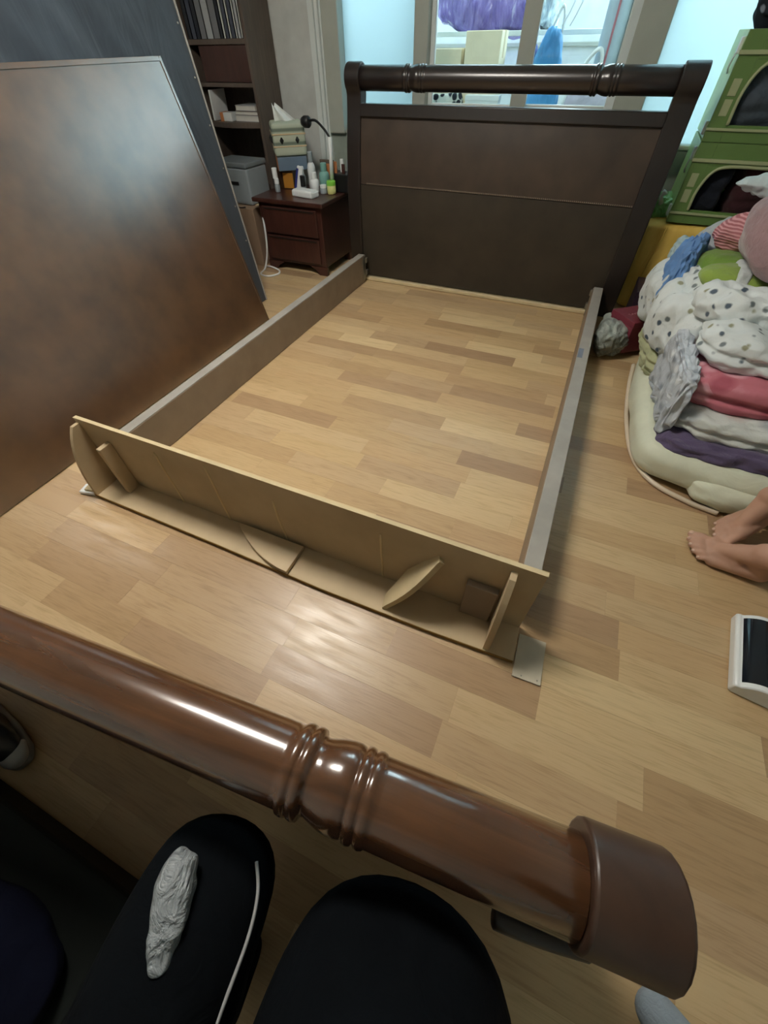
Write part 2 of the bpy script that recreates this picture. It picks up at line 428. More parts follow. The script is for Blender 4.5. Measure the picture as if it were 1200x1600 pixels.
# glazed balcony behind the window
tag(MB().box(X0, X1, 2.2, 2.3, 0, 1.43).build('wall_balcony', M['bal_white']), kind='structure')
tag(MB().box(X0, X1, YW + .15, 2.3, 2.36, 2.44).build('ceiling_balcony', M['bal_white']), kind='structure')
tag(MB().box(X0 - .1, X0, YW + .15, 2.3, 0, 2.36).box(X1, X1 + .1, YW + .15, 2.3, 0, 2.36).build('wall_balcony_ends', M['bal_white']), kind='structure')
tag(MB().box(X0, X1, 2.17, 2.2, 1.075, 1.10).build('trim_3', M['grey_frame'], bevel=.004), kind='structure')
w2 = thing('window_2', None, None); w2['kind'] = 'structure'
f2 = MB()
for x in (X0, -0.45, 0.60, 1.62, X1 - .06): f2.box(x, x + .06, 2.22, 2.28, 1.43, 2.36)
f2.box(X0, X1, 2.22, 2.28, 1.43, 1.49).box(X0, X1, 2.22, 2.28, 2.30, 2.36)
f2.build('frame', M['white_trim'], w2)

# ceiling lamp
cl = thing('ceiling_light', 'square flat white ceiling lamp above the foot of the bed frame', 'lamp', (0.28, -1.80, ZC))
MB().box(-.34, .34, -.24, .24, -.03, 0).build('housing', M['white_plastic'], cl, bevel=.008)
t = NT('lit_diffuser'); t.b.inputs['Emission Color'].default_value = LAMP_COLOR; t.b.inputs['Emission Strength'].default_value = LAMP_STRENGTH
t.b.inputs['Base Color'].default_value = (0.9, 0.9, 0.9, 1)
MB().box(-.31, .31, -.21, .21, -.06, -.03).build('diffuser', t.m, cl, bevel=.01)


# ------------------------------------------------------------------ sleigh bed ends
def scroll(outline_front, outline_back, yc, zc, r, a0, a1, n=18):
    """outline of a sleigh post: up the front, round the scroll, down the back"""
    pts = [tuple(p) for p in smooth_line([(y, z, 0) for y, z in outline_front], 5)]
    pts = [(p[0], p[1]) for p in pts]
    for i in range(n + 1):
        a = a0 + (a1 - a0) * i / n; pts.append((yc + r * math.cos(a), zc + r * math.sin(a)))
    pts += [(p[0], p[1]) for p in smooth_line([(y, z, 0) for y, z in outline_back], 5)]
    return pts


def turned_roll(r, x0, x1, collars, s=1.0):
    prof = [(r * .9, x0), (r, x0 + .004)]
    for c in collars:
        for dx, k in ((-.066, 1.0), (-.058, 1.0), (-.055, 1.07), (-.050, 1.09), (-.045, 1.07), (-.043, 1.01), (-.040, 1.07), (-.035, 1.09), (-.030, 1.06), (-.028, .93), (-.022, .90), (-.012, .96), (0, 1.03), (.012, 1.06), (.022, 1.06), (.028, 1.02), (.030, .98), (.032, 1.06), (.037, 1.08), (.042, 1.05), (.044, .99), (.047, 1.05), (.052, 1.07), (.057, 1.04), (.059, 1.0), (.066, 1.0)):
            prof.append((r * k, c + dx * s))
    prof += [(r, x1 - .004), (r * .9, x1)]
    return prof


def strip_on(curve, x0, x1, th, z0, z1, n=10):
    """panel that follows curve(z) -> front y between two heights"""
    f = [(curve(z0 + (z1 - z0) * i / n), z0 + (z1 - z0) * i / n) for i in range(n + 1)]
    return f + [(y + th, z) for y, z in reversed(f)]


def interp(tab):
    pts = smooth_line([(z, y, 0) for z, y in tab], 12)
    def g(z):
        if z <= pts[0][0]: return pts[0][1]
        for a, b in zip(pts, pts[1:]):
            if z <= b[0]: return a[1] + (b[1] - a[1]) * (z - a[0]) / max(1e-6, b[0] - a[0])
        return pts[-1][1]
    return g


hb = thing('headboard', 'dark brown sleigh bed headboard with rolled top rail standing before the window', 'headboard', (0, 0.0, 0))
front = [(-.030, 0), (-.034, .2), (-.030, .45), (-.004, .70), (.026, .85), (.036, .93)]
back = [(.118, .93), (.100, .84), (.072, .70), (.045, .45), (.040, .2), (.045, 0)]
post = scroll(front, back, .074, .994, .063, math.radians(228), math.radians(-48))
for x0, x1 in ((-.118, -.030), (1.553, 1.655)):
    MB().prism(post, x0, x1).build('post', M['post_wood'], hb, bevel=.006, auto=True)
MB().lathe(turned_roll(.0505, -.034, 1.557, (.285, 1.243)), 32, 'x', (0, .074, .994)).build('top_roll', M['dark_wood'], hb, smooth=True)
cv = interp([(0, -.012), (.2, -.016), (.45, -.012), (.70, .012), (.85, .038), (.93, .05)])
MB().prism(strip_on(lambda z: cv(z) - .016, 0, 0, .05, .845, .898), -.032, 1.555).build('cap_rail', M['post_wood'], hb, bevel=.008, auto=True)
MB().prism(strip_on(cv, 0, 0, .03, .545, .85), -.032, 1.555).build('upper_panel', M['leather'], hb, auto=True)
MB().prism(strip_on(cv, 0, 0, .03, .03, .542), -.032, 1.555).build('lower_panel', M['lower_panel'], hb, auto=True)
bd = MB()
for i in range(150):
    x = .01 + i * .0103
    bd.box(x, x + .006, cv(.549) - .006, cv(.549) + .004, .5462, .5518)
tag(bd.build('beading', plain('bead_highlight', lin(128, 116, 102), .35), hb), 'fine row of raised beads across the panel', kind='stuff')  # beads coloured paler to stand in for a highlight along the row
MB().box(-.032, 1.555, -.034, .0, .002, .022).build('bottom_batten', M['mdf_pale'], hb, bevel=.003)

fb = thing('footboard', 'polished reddish brown sleigh footboard with thick rolled top standing at the bed foot', 'footboard', (.043, -2.965, 0), .0876)
ffront = [(.080, 0), (.080, .12), (.070, .26), (.052, .40), (.040, .49)]
fback = [(-.040, .50), (-.024, .40), (.0, .26), (.02, .12), (.02, 0)]
fpost = scroll(ffront, fback, .004, .55, .0585, math.radians(-50), math.radians(232))
for x0, x1 in ((-.118, -.030), (1.557, 1.645)):
    MB().prism(fpost, x0, x1).build('post', M['cap_wood'], fb, bevel=.008, auto=True, seg=3)
    MB().box(x0 + .004, x1 - .004, -.012, .098, 0, .07).build('foot_block', M['post_wood'], fb, bevel=.008)
MB().lathe(turned_roll(.0475, -.034, 1.559, (.280, 1.277), 0.95), 48, 'x', (0, 0, .55)).build('top_roll', M['roll_wood'], fb, smooth=True)
MB().tube(smooth_line([(1.498, -.054, .44), (1.512, -.054, .44), (1.555, -.052, .44), (1.610, -.046, .44)]), [.004, .008, .011, .0125] + [.0135] * 21, 10).build('locking_bar', M['post_wood'], fb, smooth=True)
fcv = interp([(0, .03), (.12, .03), (.26, .018), (.40, .0), (.48, -.01)])
MB().prism(strip_on(lambda z: fcv(z) - .012, 0, 0, .055, .425, .462), -.032, 1.557).build('cap_rail', M['post_wood'], fb, bevel=.006, auto=True)
MB().prism(strip_on(fcv, 0, 0, .03, .04, .43), -.032, 1.557).build('panel', M['leather'], fb, auto=True)


# ------------------------------------------------------------------ bed rails and the loose foot box
def rail(x0, x1, label, inner):
    r = thing('side_rail', label, 'bed rail', (0, 0, 0))
    MB().box(x0, x1, -2.235, -.055, .002, .166).build('rail_board', M['rail_board'], r, bevel=.002)
    MB().box(x0 + .001, x1 - .001, -2.234, -.056, .166, .170).build('rail_top_sheen', M['rail_top'], r, bevel=.0015)  # thin paler slab, reflected light on the rail top put into its colour
    MB().box(min(inner, inner + .004 * (1 if inner == x1 else -1)), max(inner, inner + .004 * (1 if inner == x1 else -1)), -.10, -.056, .02, .165).build('bracket_plate', M['steel'], r, bevel=.001)
    sx = 1 if inner == x1 else -1
    for z in (.06, .135):
        MB().box(min(inner, inner + .012 * sx), max(inner, inner + .012 * sx), -.062, -.035, z - .016, z + .016).build('hook', M['steel'], r, bevel=.003)
    return r
rl = rail(-.048, 0.0, 'grey brown side rail beside the brown board', 0.0)
rr_ = rail(1.505, 1.557, 'grey brown side rail with blue sticker near the bedding pile', 1.505)
MB().box(1.508, 1.530, -.93, -.84, .170, .1706).build('sticker', M['label'], rr_)
tag(rr_.children[-1], 'faded blue grey sticker')

fx = thing('foot_box', 'tan fibreboard bed foot support with brackets standing at the rails', 'bed support', (0, 0, 0))
yb = -2.275
MB().box(-.055, 1.552, yb, yb + .013, .016, .300).build('upright_board', M['mdf'], fx, bevel=.0008)
MB().box(-.056, 1.553, yb - .0002, yb + .0132, .2995, .3012).build('top_edge', M['mdf_pale'], fx)
pk = MB().prism([(-.055, yb + .013), (1.552, yb + .013), (1.557, -2.378), (1.30, -2.388), (.95, -2.392), (.55, -2.384), (-.055, -2.378)], .003, .016, 'z')
pk.build('base_plank', M['mdf'], fx, bevel=.0008)
eg = MB()
for (xa, ya), (xb, yb2) in zip([(-.055, -2.379), (.55, -2.385), (.95, -2.393), (1.30, -2.389)], [(.55, -2.385), (.95, -2.393), (1.30, -2.389), (1.557, -2.379)]):
    eg.add([(xa, ya - .001, .003), (xb, yb2 - .001, .003), (xb, yb2 - .001, .0155), (xa, ya - .001, .0155), (xa, ya + .001, .003), (xb, yb2 + .001, .003), (xb, yb2 + .001, .0155), (xa, ya + .001, .0155)],
           [(0, 1, 2, 3), (4, 7, 6, 5), (0, 4, 5, 1), (3, 2, 6, 7), (0, 3, 7, 4), (1, 5, 6, 2)])
eg.build('front_edge', M['mdf_edge'], fx)
def bracket(h=.268, d=.105, n=10):
    """profile with a straight back, a short top and a bowed front (y, z)"""
    pts = [(0, 0), (0, h), (-.028, h)]
    for i in range(1, n):
        t_ = i / n; pts.append((-.028 - (d - .028) * (1 - (1 - t_) ** 1.8), h * (1 - t_) + h * 0.10 * math.sin(PI * t_)))
    pts += [(-d, .004), (-d, 0)]
    return pts
tag(MB().prism([(yb + a, b + .016) for a, b in bracket()], -.05, -.036).build('bracket', M['mdf'], fx, bevel=.001), 'upright bowed bracket standing at the end')
MB().box(.055, .075, yb - .048, yb - .001, .017, .232).build('corner_block', M['mdf'], fx, bevel=.002)
MB().box(.036, .056, yb - .022, yb - .001, .017, .205).build('corner_block', M['rail_board'], fx, bevel=.002)
tag(MB().prism([(yb + a * .98, b + .016) for a, b in bracket(.262)], 1.470, 1.487).build('bracket', M['mdf'], fx, bevel=.001), 'upright bowed bracket beside the dark block')
MB().box(1.375, 1.462, yb - .022, yb - .001, .020, .180).build('corner_block', M['rail_board'], fx, bevel=.002)
# glue lines where brackets came away
def glue(x, zt):
    pts = [(x + (noise.noise(Vector((x * 9, z * 11, 0)))) * .006 + (.3 - z) * .03, yb - .0008, z) for z in [.018 + i * (zt - .018) / 12 for i in range(13)]]
    MB().tube(pts, .0032, 6).build('glue_line', M['glue'], fx, smooth=True)
for x, zt in ((.29, .26), (.505, .28), (.745, .22), (1.11, .24)): glue(x, zt)
# two brackets that fell off: loose pieces of their own
lb = thing('loose_bracket', 'tan bowed board piece lying flat on the base plank', 'wood piece', (.563, yb - .004, .0165))
prof = [(0, -.004), (.265, -.004), (.265, -.112)]
for i in range(9):
    t_ = i / 8; prof.append((.265 - t_ * .255 - .004, -.112 + .100 * t_ ** 1.9))
MB().prism(prof, 0, .017, 'z').build('board', M['mdf'], lb, bevel=.001)
lb2 = thing('loose_bracket', 'tan bowed board piece propped aslant against the upright board', 'wood piece', (1.165, -2.378, .0165))
pa, pb = Vector((0, 0, 0)), Vector((.135, .086, .215))
ax = (pb - pa).normalized(); side = Vector((-.35, .75, -.1)); side = (side - ax * side.dot(ax)).normalized(); nrm = ax.cross(side)
Lx = (pb - pa).length
MM = Matrix((ax, side, nrm)).transposed().to_4x4()
outl = [(0.0, .0)] + [(Lx * (.05 + .9 * i / 8), -.016 * math.sin(PI * i / 8)) for i in range(9)] + [(Lx, .0), (Lx, .03), (Lx * .5, .062), (.02, .04)]
MB().prism(outl, -.009, .009, 'z', MM).build('board', M['mdf_pale'], lb2, bevel=.001)
tl = thing('floor_pad', 'thin pale wooden pad under the outer corner of the foot support', 'wood pad', (1.597, -2.355, 0), math.radians(2))
MB().box(-.036, .040, -.058, .070, .0, .0065).build('pad', plain('weathered_pale_wood', lin(196, 188, 168), .7, .3, var=.14), tl, bevel=.0012)
for a, b in ((.030, -.048), (-.012, -.05)): MB().lathe([(.0022, 0), (.0022, .0012)], 8, 'z', (a, b, .0062)).build('nail_head', M['steel'], tl)
tp = thing('floor_pad', 'small white pad beside the bowed end of the foot support', 'pad', (-.095, -2.366, 0), math.radians(14))
MB().box(-.034, .030, -.022, .024, 0, .016).build('pad', M['white_plastic'], tp, bevel=.004)
MB().box(-.012, .028, -.014, .020, .016, .024).build('felt', M['mdf_pale'], tp, bevel=.003)


# ------------------------------------------------------------------ leaning boards at the side
def leaning(name, label, cat, xb, xt, zt, y0, y1, th, mat, parts):
    tlt = math.atan2(xb - xt, zt); H = math.hypot(xb - xt, zt)
    o = thing(name, label, cat, (xb, (y0 + y1) / 2, 0)); o.rotation_euler = (0, -tlt, 0)
    L2 = (y1 - y0) / 2
    parts(o, L2, H, th); return o
def brown_parts(o, L2, H, th):
    MB().box(-th, 0, -L2, L2, .004, H).build('panel', M['board'], o, bevel=.002)
    MB().box(-th + .002, .003, L2 - .012, L2 + .0015, .004, H + .001).build('edge_band', M['board'], o, bevel=.001)
    MB().box(-th + .002, .003, -L2, L2 - .0125, H - .014, H + .0015).build('edge_band', M['board'], o, bevel=.001)
leaning('bed_board', 'large varnished brown board leaning beside the bed frame', 'board', -.300, -.566, 1.097, -2.85, -.848, .018, None, brown_parts)
def black_parts(o, L2, H, th):
    bm = bmesh.new(); nu, nv = 90, 60
    for j in range(nv + 1):
        for i in range(nu + 1):
            y_ = -L2 + 2 * L2 * i / nu; z_ = .004 + (H - .004) * j / nv
            e = min(1, min(L2 - abs(y_), z_, H - z_) / .12)
            s = (0.5 - abs(noise.noise(Vector((y_ * 5 + z_ * 3.2, z_ * 1.2 - y_ * .5, 3))))) * .055 * max(0, min(1, -(y_ - .75) * 1.2)) + noise.noise(Vector((y_ * 14 + z_ * 8, z_ * 3, 1))) * .003
            bm.verts.new((s * e, y_, z_))
    bm.verts.ensure_lookup_table()
    for j in range(nv):
        for i in range(nu):
            k = j * (nu + 1) + i; bm.faces.new((bm.verts[k], bm.verts[k + 1], bm.verts[k + nu + 2], bm.verts[k + nu + 1]))
    me = bpy.data.meshes.new('dust_cover'); bm.to_mesh(me); bm.free()
    link(bpy.data.objects.new('dust_cover', me), o, M['dust_cover'], True)
    MB().box(-th, -.006, -L2, L2, .004, H).build('wooden_frame', M['black_plastic'], o, bevel=.003)
    MB().box(-.006, .006, L2 - .004, L2 + .002, .004, H).build('edge_strip', M['rail_top'], o)
    for i in range(7):
        MB().lathe([(.0045, 0), (.003, .003)], 8, 'x', (.002, L2 - .022, .35 + i * .17)).build('staple', M['steel'], o)
leaning('mattress_foundation', 'black fabric covered bed base board standing behind the brown board', 'bed base', -.488, -.658, 1.50, -2.75, -.60, .03, None, black_parts)
wd = thing('wardrobe', 'brown wardrobe hidden behind the black bed base board', 'wardrobe', (-1.09, -1.70, 0))
MB().box(-.40, .37, -1.0, .95, 0, 1.16).build('carcass', M['case_wood'], wd, bevel=.004)
for k in range(3): 
    d = MB().box(.371, .386, -.98 + k * .64, -.36 + k * .64, .05, 1.14).build('door', M['case_wood'], wd, bevel=.003)
    MB().box(.386, .40, -.42 + k * .64, -.405 + k * .64, .5, .64).build('handle', M['steel'], d, bevel=.003)


# ------------------------------------------------------------------ nightstand and what stands on it
ns = thing('nightstand', 'reddish brown two drawer nightstand between bookcase and headboard', 'nightstand', (-.555, .13, 0))
MB().box(-.25, .25, -.205, .22, .055, .415).build('carcass', M['brown_furn'], ns, bevel=.003)
MB().box(-.28, .28, -.235, .23, .415, .440).build('top', M['brown_furn'], ns, bevel=.006)
for z0, z1 in ((.075, .225), (.240, .395)):
    d = MB().box(-.215, .215, -.222, -.2055, z0, z1).build('drawer', M['brown_furn'], ns, bevel=.004)
    MB().box(-.20, .20, -.226, -.221, z1 - .016, z1 - .006).build('finger_groove', M['post_wood'], d, bevel=.002)
for sx in (-1, 1):
    MB().prism([(sx * .252, .0), (sx * .252, .055), (sx * .11, .055), (sx * .16, .03), (sx * .19, 0)], -.212, -.185, 'y').build('foot', M['brown_furn'], ns, bevel=.002)
    MB().box(min(sx * .2, sx * .25), max(sx * .2, sx * .25), .16, .21, 0, .055).build('foot', M['brown_furn'], ns, bevel=.002)

TOP = .4405
def bottle(name, label, x, y, h, r, mat, cap, capr=.6, caph=.25, z=TOP, cat='bottle', group=None):
    b = thing(name, label, cat, (x, y, z), 0, group)
    hb_ = h * (1 - caph)
    MB().lathe([(r * .9, 0), (r, .004), (r, hb_ * .8), (r * .85, hb_ * .92), (r * capr * .8, hb_)], 16).build('body', mat, b, smooth=True)
    MB().lathe([(r * capr, hb_), (r * capr, h - .003), (r * capr * .85, h)], 14).build('cap', cap, b, auto=True)
    return b
mt = lambda n, *c, **k: plain(n, lin(*c), k.get('rough', .4), .5, var=.06)
W = M['white_plastic']; TEAL = mt('teal_plastic', 126, 176, 168); BLK = M['black_plastic']
GREY = mt('grey_plastic', 150, 160, 165); LIME = mt('lime_plastic', 130, 205, 70); YEL = mt('pale_yellow_plastic', 214, 214, 140)
BLUE = mt('blue_print', 50, 60, 130); ORANGE = mt('orange_card', 198, 130, 84); MUST = mt('mustard_card', 178, 124, 48)
tb = thing('small_tray', 'low white plastic tray at the front edge of the nightstand', 'tray', (-.475, .035, TOP), math.radians(-10))
MB().box(-.095, .085, -.04, .04, 0, .036).build('body', W, tb, bevel=.008)
MB().box(-.085, .075, -.032, .032, .036, .040).build('lid', W, tb, bevel=.003)
bottle('lotion_bottle', 'clear bottle with a tall black cap behind the white tray', -.545, .125, .095, .018, GREY, BLK, .95, .62)
bottle('lotion_bottle', 'tall white pump bottle in the middle of the nightstand', -.555, .27, .20, .028, W, GREY, .6, .28)
bottle('lotion_bottle', 'squat white bottle beside the black capped one', -.475, .165, .11, .03, W, W, .6, .3)
bottle('lotion_bottle', 'grey white bottle close to the tissue box', -.590, .20, .13, .02, GREY, W, .7, .3)
bottle('lotion_bottle', 'teal bottle standing behind the white bottles', -.455, .27, .145, .036, TEAL, TEAL, .6, .3)
bottle('lotion_bottle', 'small dim grey jar beside the green cup', -.40, .15, .05, .024, GREY, W, .9, .35, cat='jar')
bottle('lotion_bottle', 'short white topped bottle at the outer edge of the nightstand', -.735, .085, .075, .018, GREY, W, .9, .4)
bottle('lotion_bottle', 'slanting white flip top bottle by the dark brown carton', -.765, .12, .125, .018, BLK, W, 1.0, .45)
gc = thing('cream_cup', 'green and yellow plastic cup holding a white stick', 'cup', (-.345, .165, TOP))
MB().lathe([(.026, 0), (.030, .006), (.030, .048)], 16).build('body', YEL, gc, smooth=True)
MB().lathe([(.031, .048), (.031, .068), (.027, .073)], 16).build('lid', LIME, gc, auto=True)
st = thing('stick_wand', 'long white stick with a black hooked hose at its top', 'wand', (-.345, .185, TOP + .074))
MB().tube([(0, 0, 0), (.004, .01, .215)], [.013, .012], 12).build('stick', W, st, smooth=True)
MB().tube(smooth_line([(.002, .01, .212), (-.04, .02, .25), (-.10, .03, .285), (-.145, .03, .285)]), [.007] * 17 + [.007] * 8, 10).build('hose', BLK, st, smooth=True)
MB().lathe([(.02, 0), (.03, .02), (.03, .05), (.022, .06)], 14, 'x', (-.205, .03, .278)).build('nozzle', BLK, st, smooth=True)
fr_ = thing('photo_frame', 'small brown framed picture leaning at the back of the nightstand', 'picture frame', (-.45, .31, TOP))
MB().box(-.055, .055, 0, .014, 0, .155).build('frame', M['case_wood'], fr_, bevel=.003)
MB().box(-.038, .038, -.002, .0005, .02, .135).build('picture', ORANGE, fr_)
wb_ = thing('basket', 'dark basket with pale packets in the nightstand back corner beside headboard', 'basket', (-.315, .265, TOP))
MB().box(-.05, .07, -.05, .06, 0, .10).build('body', M['black_plastic'], wb_, bevel=.006)
for i, (x, y, h, m_) in enumerate(((-.03, -.02, .16, ORANGE), (.0, .02, .17, W), (.03, -.02, .15, M['brown_furn']), (.045, .03, .165, GREY))):
    MB().box(x - .011, x + .011, y - .006, y + .006, .02, h).build('packet', m_, wb_, bevel=.002)
bxs = thing('carton', 'dark brown carton with mustard front panel on the nightstand', 'box', (-.715, .215, TOP), math.radians(6))
MB().box(-.10, .05, -.03, .10, 0, .105).build('body', mt('dark_brown_card', 58, 40, 26), bxs, bevel=.002)
MB().box(-.03, .048, -.034, -.0305, .005, .09).build('front_panel', MUST, bxs, bevel=.001)
tb2 = thing('cream_tube', 'white tube with blue stripe leaning beside the mustard box', 'tube', (-.625, .175, TOP), 0)
tb2.rotation_euler = (math.radians(-8), math.radians(14), 0)
MB().box(-.024, .024, -.010, .010, .004, .135).build('body', W, tb2, bevel=.006)
MB().box(-.024, -.008, -.0115, -.0102, .006, .12).build('stripe', BLUE, tb2)
st2 = thing('lower_carton', 'orange and blue printed carton under the tissue box', 'box', (-.712, .270, .5460), math.radians(38))
MB().box(-.100, .100, -.100, .100, 0, .072).build('body', mt('blue_print_card', 96, 116, 136), st2, bevel=.002)
MB().box(-.102, -.1003, -.099, .099, .003, .070).build('side_panel', ORANGE, st2)
t = NT('knitted_tissue_cover').set(0.9, 0.2)
wv = t.n('TexWave'); wv.bands_direction = 'Z'; wv.inputs['Scale'].default_value = 5.2; t.l(t.coords(), wv.inputs['Vector'])
t.base(t.ramp(wv.outputs['Fac'], [(0.05, lin(112, 124, 112)), (0.25, lin(166, 176, 158)), (0.8, lin(178, 186, 168))]))
t.bump(t.noise(t.coords(), 70, 2), .3, .004)
tc = thing('tissue_box', 'grey green fabric tissue box cover with a tissue sticking up', 'tissue box', (-.712, .270, .6185), math.radians(38)); tc.scale = (1.16, 1.16, 1.12)
MB().box(-.094, .094, -.094, .094, 0, .150).build('cover', t.m, tc, bevel=.016, seg=3)
MB().box(-.096, .096, -.096, .096, .044, .052).build('band', M['mdf'], tc, bevel=.003)
MB().box(-.096, .096, -.096, .096, .098, .106).build('band', M['mdf'], tc, bevel=.003)
for sx, sy in ((-1, 0), (0, -1)):
    for k in (-.045, .045):
        c_ = (sx * .0965 + (k if sy else 0), sy * .0965 + (k if sx else 0), .075)
        MB().lathe([(.003, -.015), (.012, 0), (.003, .015)], 4, 'z', c_).build('diamond', BLK, tc)
bm = bmesh.new()
rowz = []
for j in range(9):
    for i in range(13):
        u, v = i / 12, j / 8
        wd_ = .055 * (1 - v) + .008
        p = Vector(((u - .5) * 2 * wd_ - .055 * v, .018 * math.sin(u * 9) * (1 - .4 * v), .146 + .082 * v - .015 * math.sin(u * PI) * v))
        bm.verts.new(p)
bm.verts.ensure_lookup_table()
for j in range(8):
    for i in range(12):
        k = j * 13 + i; bm.faces.new((bm.verts[k], bm.verts[k + 1], bm.verts[k + 14], bm.verts[k + 13]))
me = bpy.data.meshes.new('tissue'); bm.to_mesh(me); bm.free()
o = link(bpy.data.objects.new('tissue', me), tc, cloth('white_tissue', lin(226, 230, 228), wr=.2), True)
sd = o.modifiers.new('thick', 'SOLIDIFY'); sd.thickness = .0012
cb = tag(MB().tube(smooth_line([(-.80, -.06, .36), (-.785, -.09, .22), (-.80, -.10, .10), (-.825, -.13, .006), (-.79, -.235, .006), (-.71, -.255, .006), (-.665, -.19, .006), (-.70, -.125, .006), (-.78, -.10, .012), (-.835, -.085, .006)]), .0065, 8).build('power_cord', W, None, smooth=True),
         'white power cord looped on the floor in front of the nightstand', 'cord')

# ------------------------------------------------------------------ bookcase, its books and the boxes beside it
bc = thing('bookcase', 'tall brown open bookcase against the wall beside the nightstand', 'bookcase', (-1.185, .44, 0))
MB().box(.232, .255, -.14, .145, 0, 1.95).build('side_panel', M['case_wood'], bc, bevel=.002)
MB().box(-.255, -.232, -.14, .145, 0, 1.95).build('side_panel', M['case_wood'], bc, bevel=.002)
MB().box(-.232, .232, .135, .145, 0, 1.95).build('back_panel', M['case_wood'], bc)
for z in (.02, .36, 1.135, 1.50, 1.93): MB().box(-.232, .232, -.135, .135, z - .012, z + .012).build('shelf', M['case_wood'], bc, bevel=.002)
MB().box(-.232, .232, -.135, .135, .935, .955).build('shelf', M['case_wood'], bc, bevel=.002)
pts = [(-.232, .134), (.232, .134)] + [(.232 - .464 * i / 12, -.12 - .045 * math.sin(PI * i / 12)) for i in range(13)]
MB().prism(pts, .735, .765, 'z').build('rounded_shelf', M['case_wood'], bc, bevel=.004)
MB().box(-.15, .228, -.132, -.118, .958, 1.12).build('flap_door', M['brown_furn'], bc, bevel=.003)
bookm = [mt('book_%d' % i, *c, rough=.6) for i, c in enumerate(((206, 208, 205), (70, 76, 90), (40, 44, 52), (172, 176, 178), (120, 122, 126), (96, 84, 78)))]
paper = mt('page_block', 214, 212, 204, rough=.8)
def book(x, y, z, w_, d_, h_, m_, label, group=None, lean=0, flat=False):
    b = thing('book', label, 'book', (x, y, z), 0, group); b.rotation_euler = (0, lean, 0)
    if flat:
        MB().box(-w_ / 2, w_ / 2, -d_ / 2, d_ / 2, 0, .003).box(-w_ / 2, w_ / 2, -d_ / 2, d_ / 2, h_ - .003, h_).build('cover', m_, b)
        MB().box(-w_ / 2 + .003, w_ / 2 - .003, -d_ / 2 + .003, d_ / 2 - .003, .003, h_ - .003).build('page_block', paper, b)
    else:
        MB().box(-w_ / 2, -w_ / 2 + .003, -d_ / 2, d_ / 2, 0, h_).box(w_ / 2 - .003, w_ / 2, -d_ / 2, d_ / 2, 0, h_).box(-w_ / 2, w_ / 2, -d_ / 2, -d_ / 2 + .003, 0, h_).build('cover', m_, b)
        MB().box(-w_ / 2 + .003, w_ / 2 - .003, -d_ / 2 + .003, d_ / 2 - .004, .003, h_ - .004).build('page_block', paper, b)
xx = -1.40
ORD = ('first', 'second', 'third', 'fourth', 'fifth', 'sixth', 'seventh', 'eighth', 'ninth', 'tenth', 'eleventh', 'twelfth', 'thirteenth', 'fourteenth')
for i, (w_, m_) in enumerate(((.03, 2), (.035, 1), (.03, 2), (.045, 4), (.05, 3), (.05, 4), (.022, 2), (.016, 0), (.024, 1), (.014, 0), (.026, 1), (.013, 0), (.022, 3), (.012, 0))):
    book(xx + w_ / 2, .405, 1.148, w_, .18, .20 + .015 * (i % 3), bookm[m_], ORD[13 - i] + ' upright book from the bookcase side panel, ' + ('dark' if m_ in (1, 2) else 'pale') + ' spine', 'upright books on the bookcase shelf')
    xx += w_ + .0035
for i, (dz, w_, h_, m_, lb_) in enumerate(((0, .20, .030, 0, 'thick white book at the bottom of the pile on the rounded shelf'), (.0305, .19, .022, 5, 'brown covered book in the middle of the pile on the rounded shelf'), (.053, .17, .028, 3, 'pale grey book on top of the pile on the rounded shelf'))):
    book(-1.09, .44, .7655 + dz, w_, .17, h_, bookm[m_], lb_, flat=True)
ob = thing('carton', 'small orange and white carton on the rounded bookcase shelf', 'box', (-1.26, .345, .7655), .1)
MB().box(-.03, .06, -.03, .05, 0, .045).build('body', W, ob, bevel=.002)
MB().box(-.031, -.005, -.031, .051, -.0, .0455).build('end_band', ORANGE, ob)
fo = thing('folder', 'white edged upright folder leaning inside the bookcase', 'folder', (-1.345, .37, .7655)); fo.rotation_euler = (0, .06, 0)
MB().box(-.006, .006, -.06, .10, .002, .155).build('cover', W, fo, bevel=.001)
cbx = thing('cardboard_box', 'tan cardboard box on the floor beside the nightstand', 'box', (-1.03, .045, 0), math.radians(4))
MB().box(-.17, .155, -.13, .10, 0, .36).build('body', mt('cardboard', 150, 126, 104, rough=.85), cbx, bevel=.003)
MB().box(-.172, .157, -.02, .02, .355, .3615).build('tape', M['mdf_pale'], cbx)
sb = thing('storage_box', 'pale grey plastic storage box on top of the cardboard box', 'storage box', (-1.05, .11, .3622), math.radians(-3))
MB().box(-.16, .14, -.10, .12, 0, .205).build('body', GREY, sb, bevel=.012)
MB().box(-.165, .145, -.105, .125, .205, .235).build('lid', mt('pale_lid', 120, 128, 132), sb, bevel=.008)
MB().box(-.07, .05, -.104, -.1005, .11, .13).build('handle_slot', BLK, sb, bevel=.001)
tag(MB().tube(smooth_line([(-1.15, -.05, .368), (-1.12, -.07, .42), (-1.07, -.075, .375), (-1.03, -.07, .40), (-.98, -.078, .366), (-.93, -.07, .368)]), .004, 6).build('black_cable', BLK, None, smooth=True), 'thin black cable coiled on the cardboard box edge', 'cable')

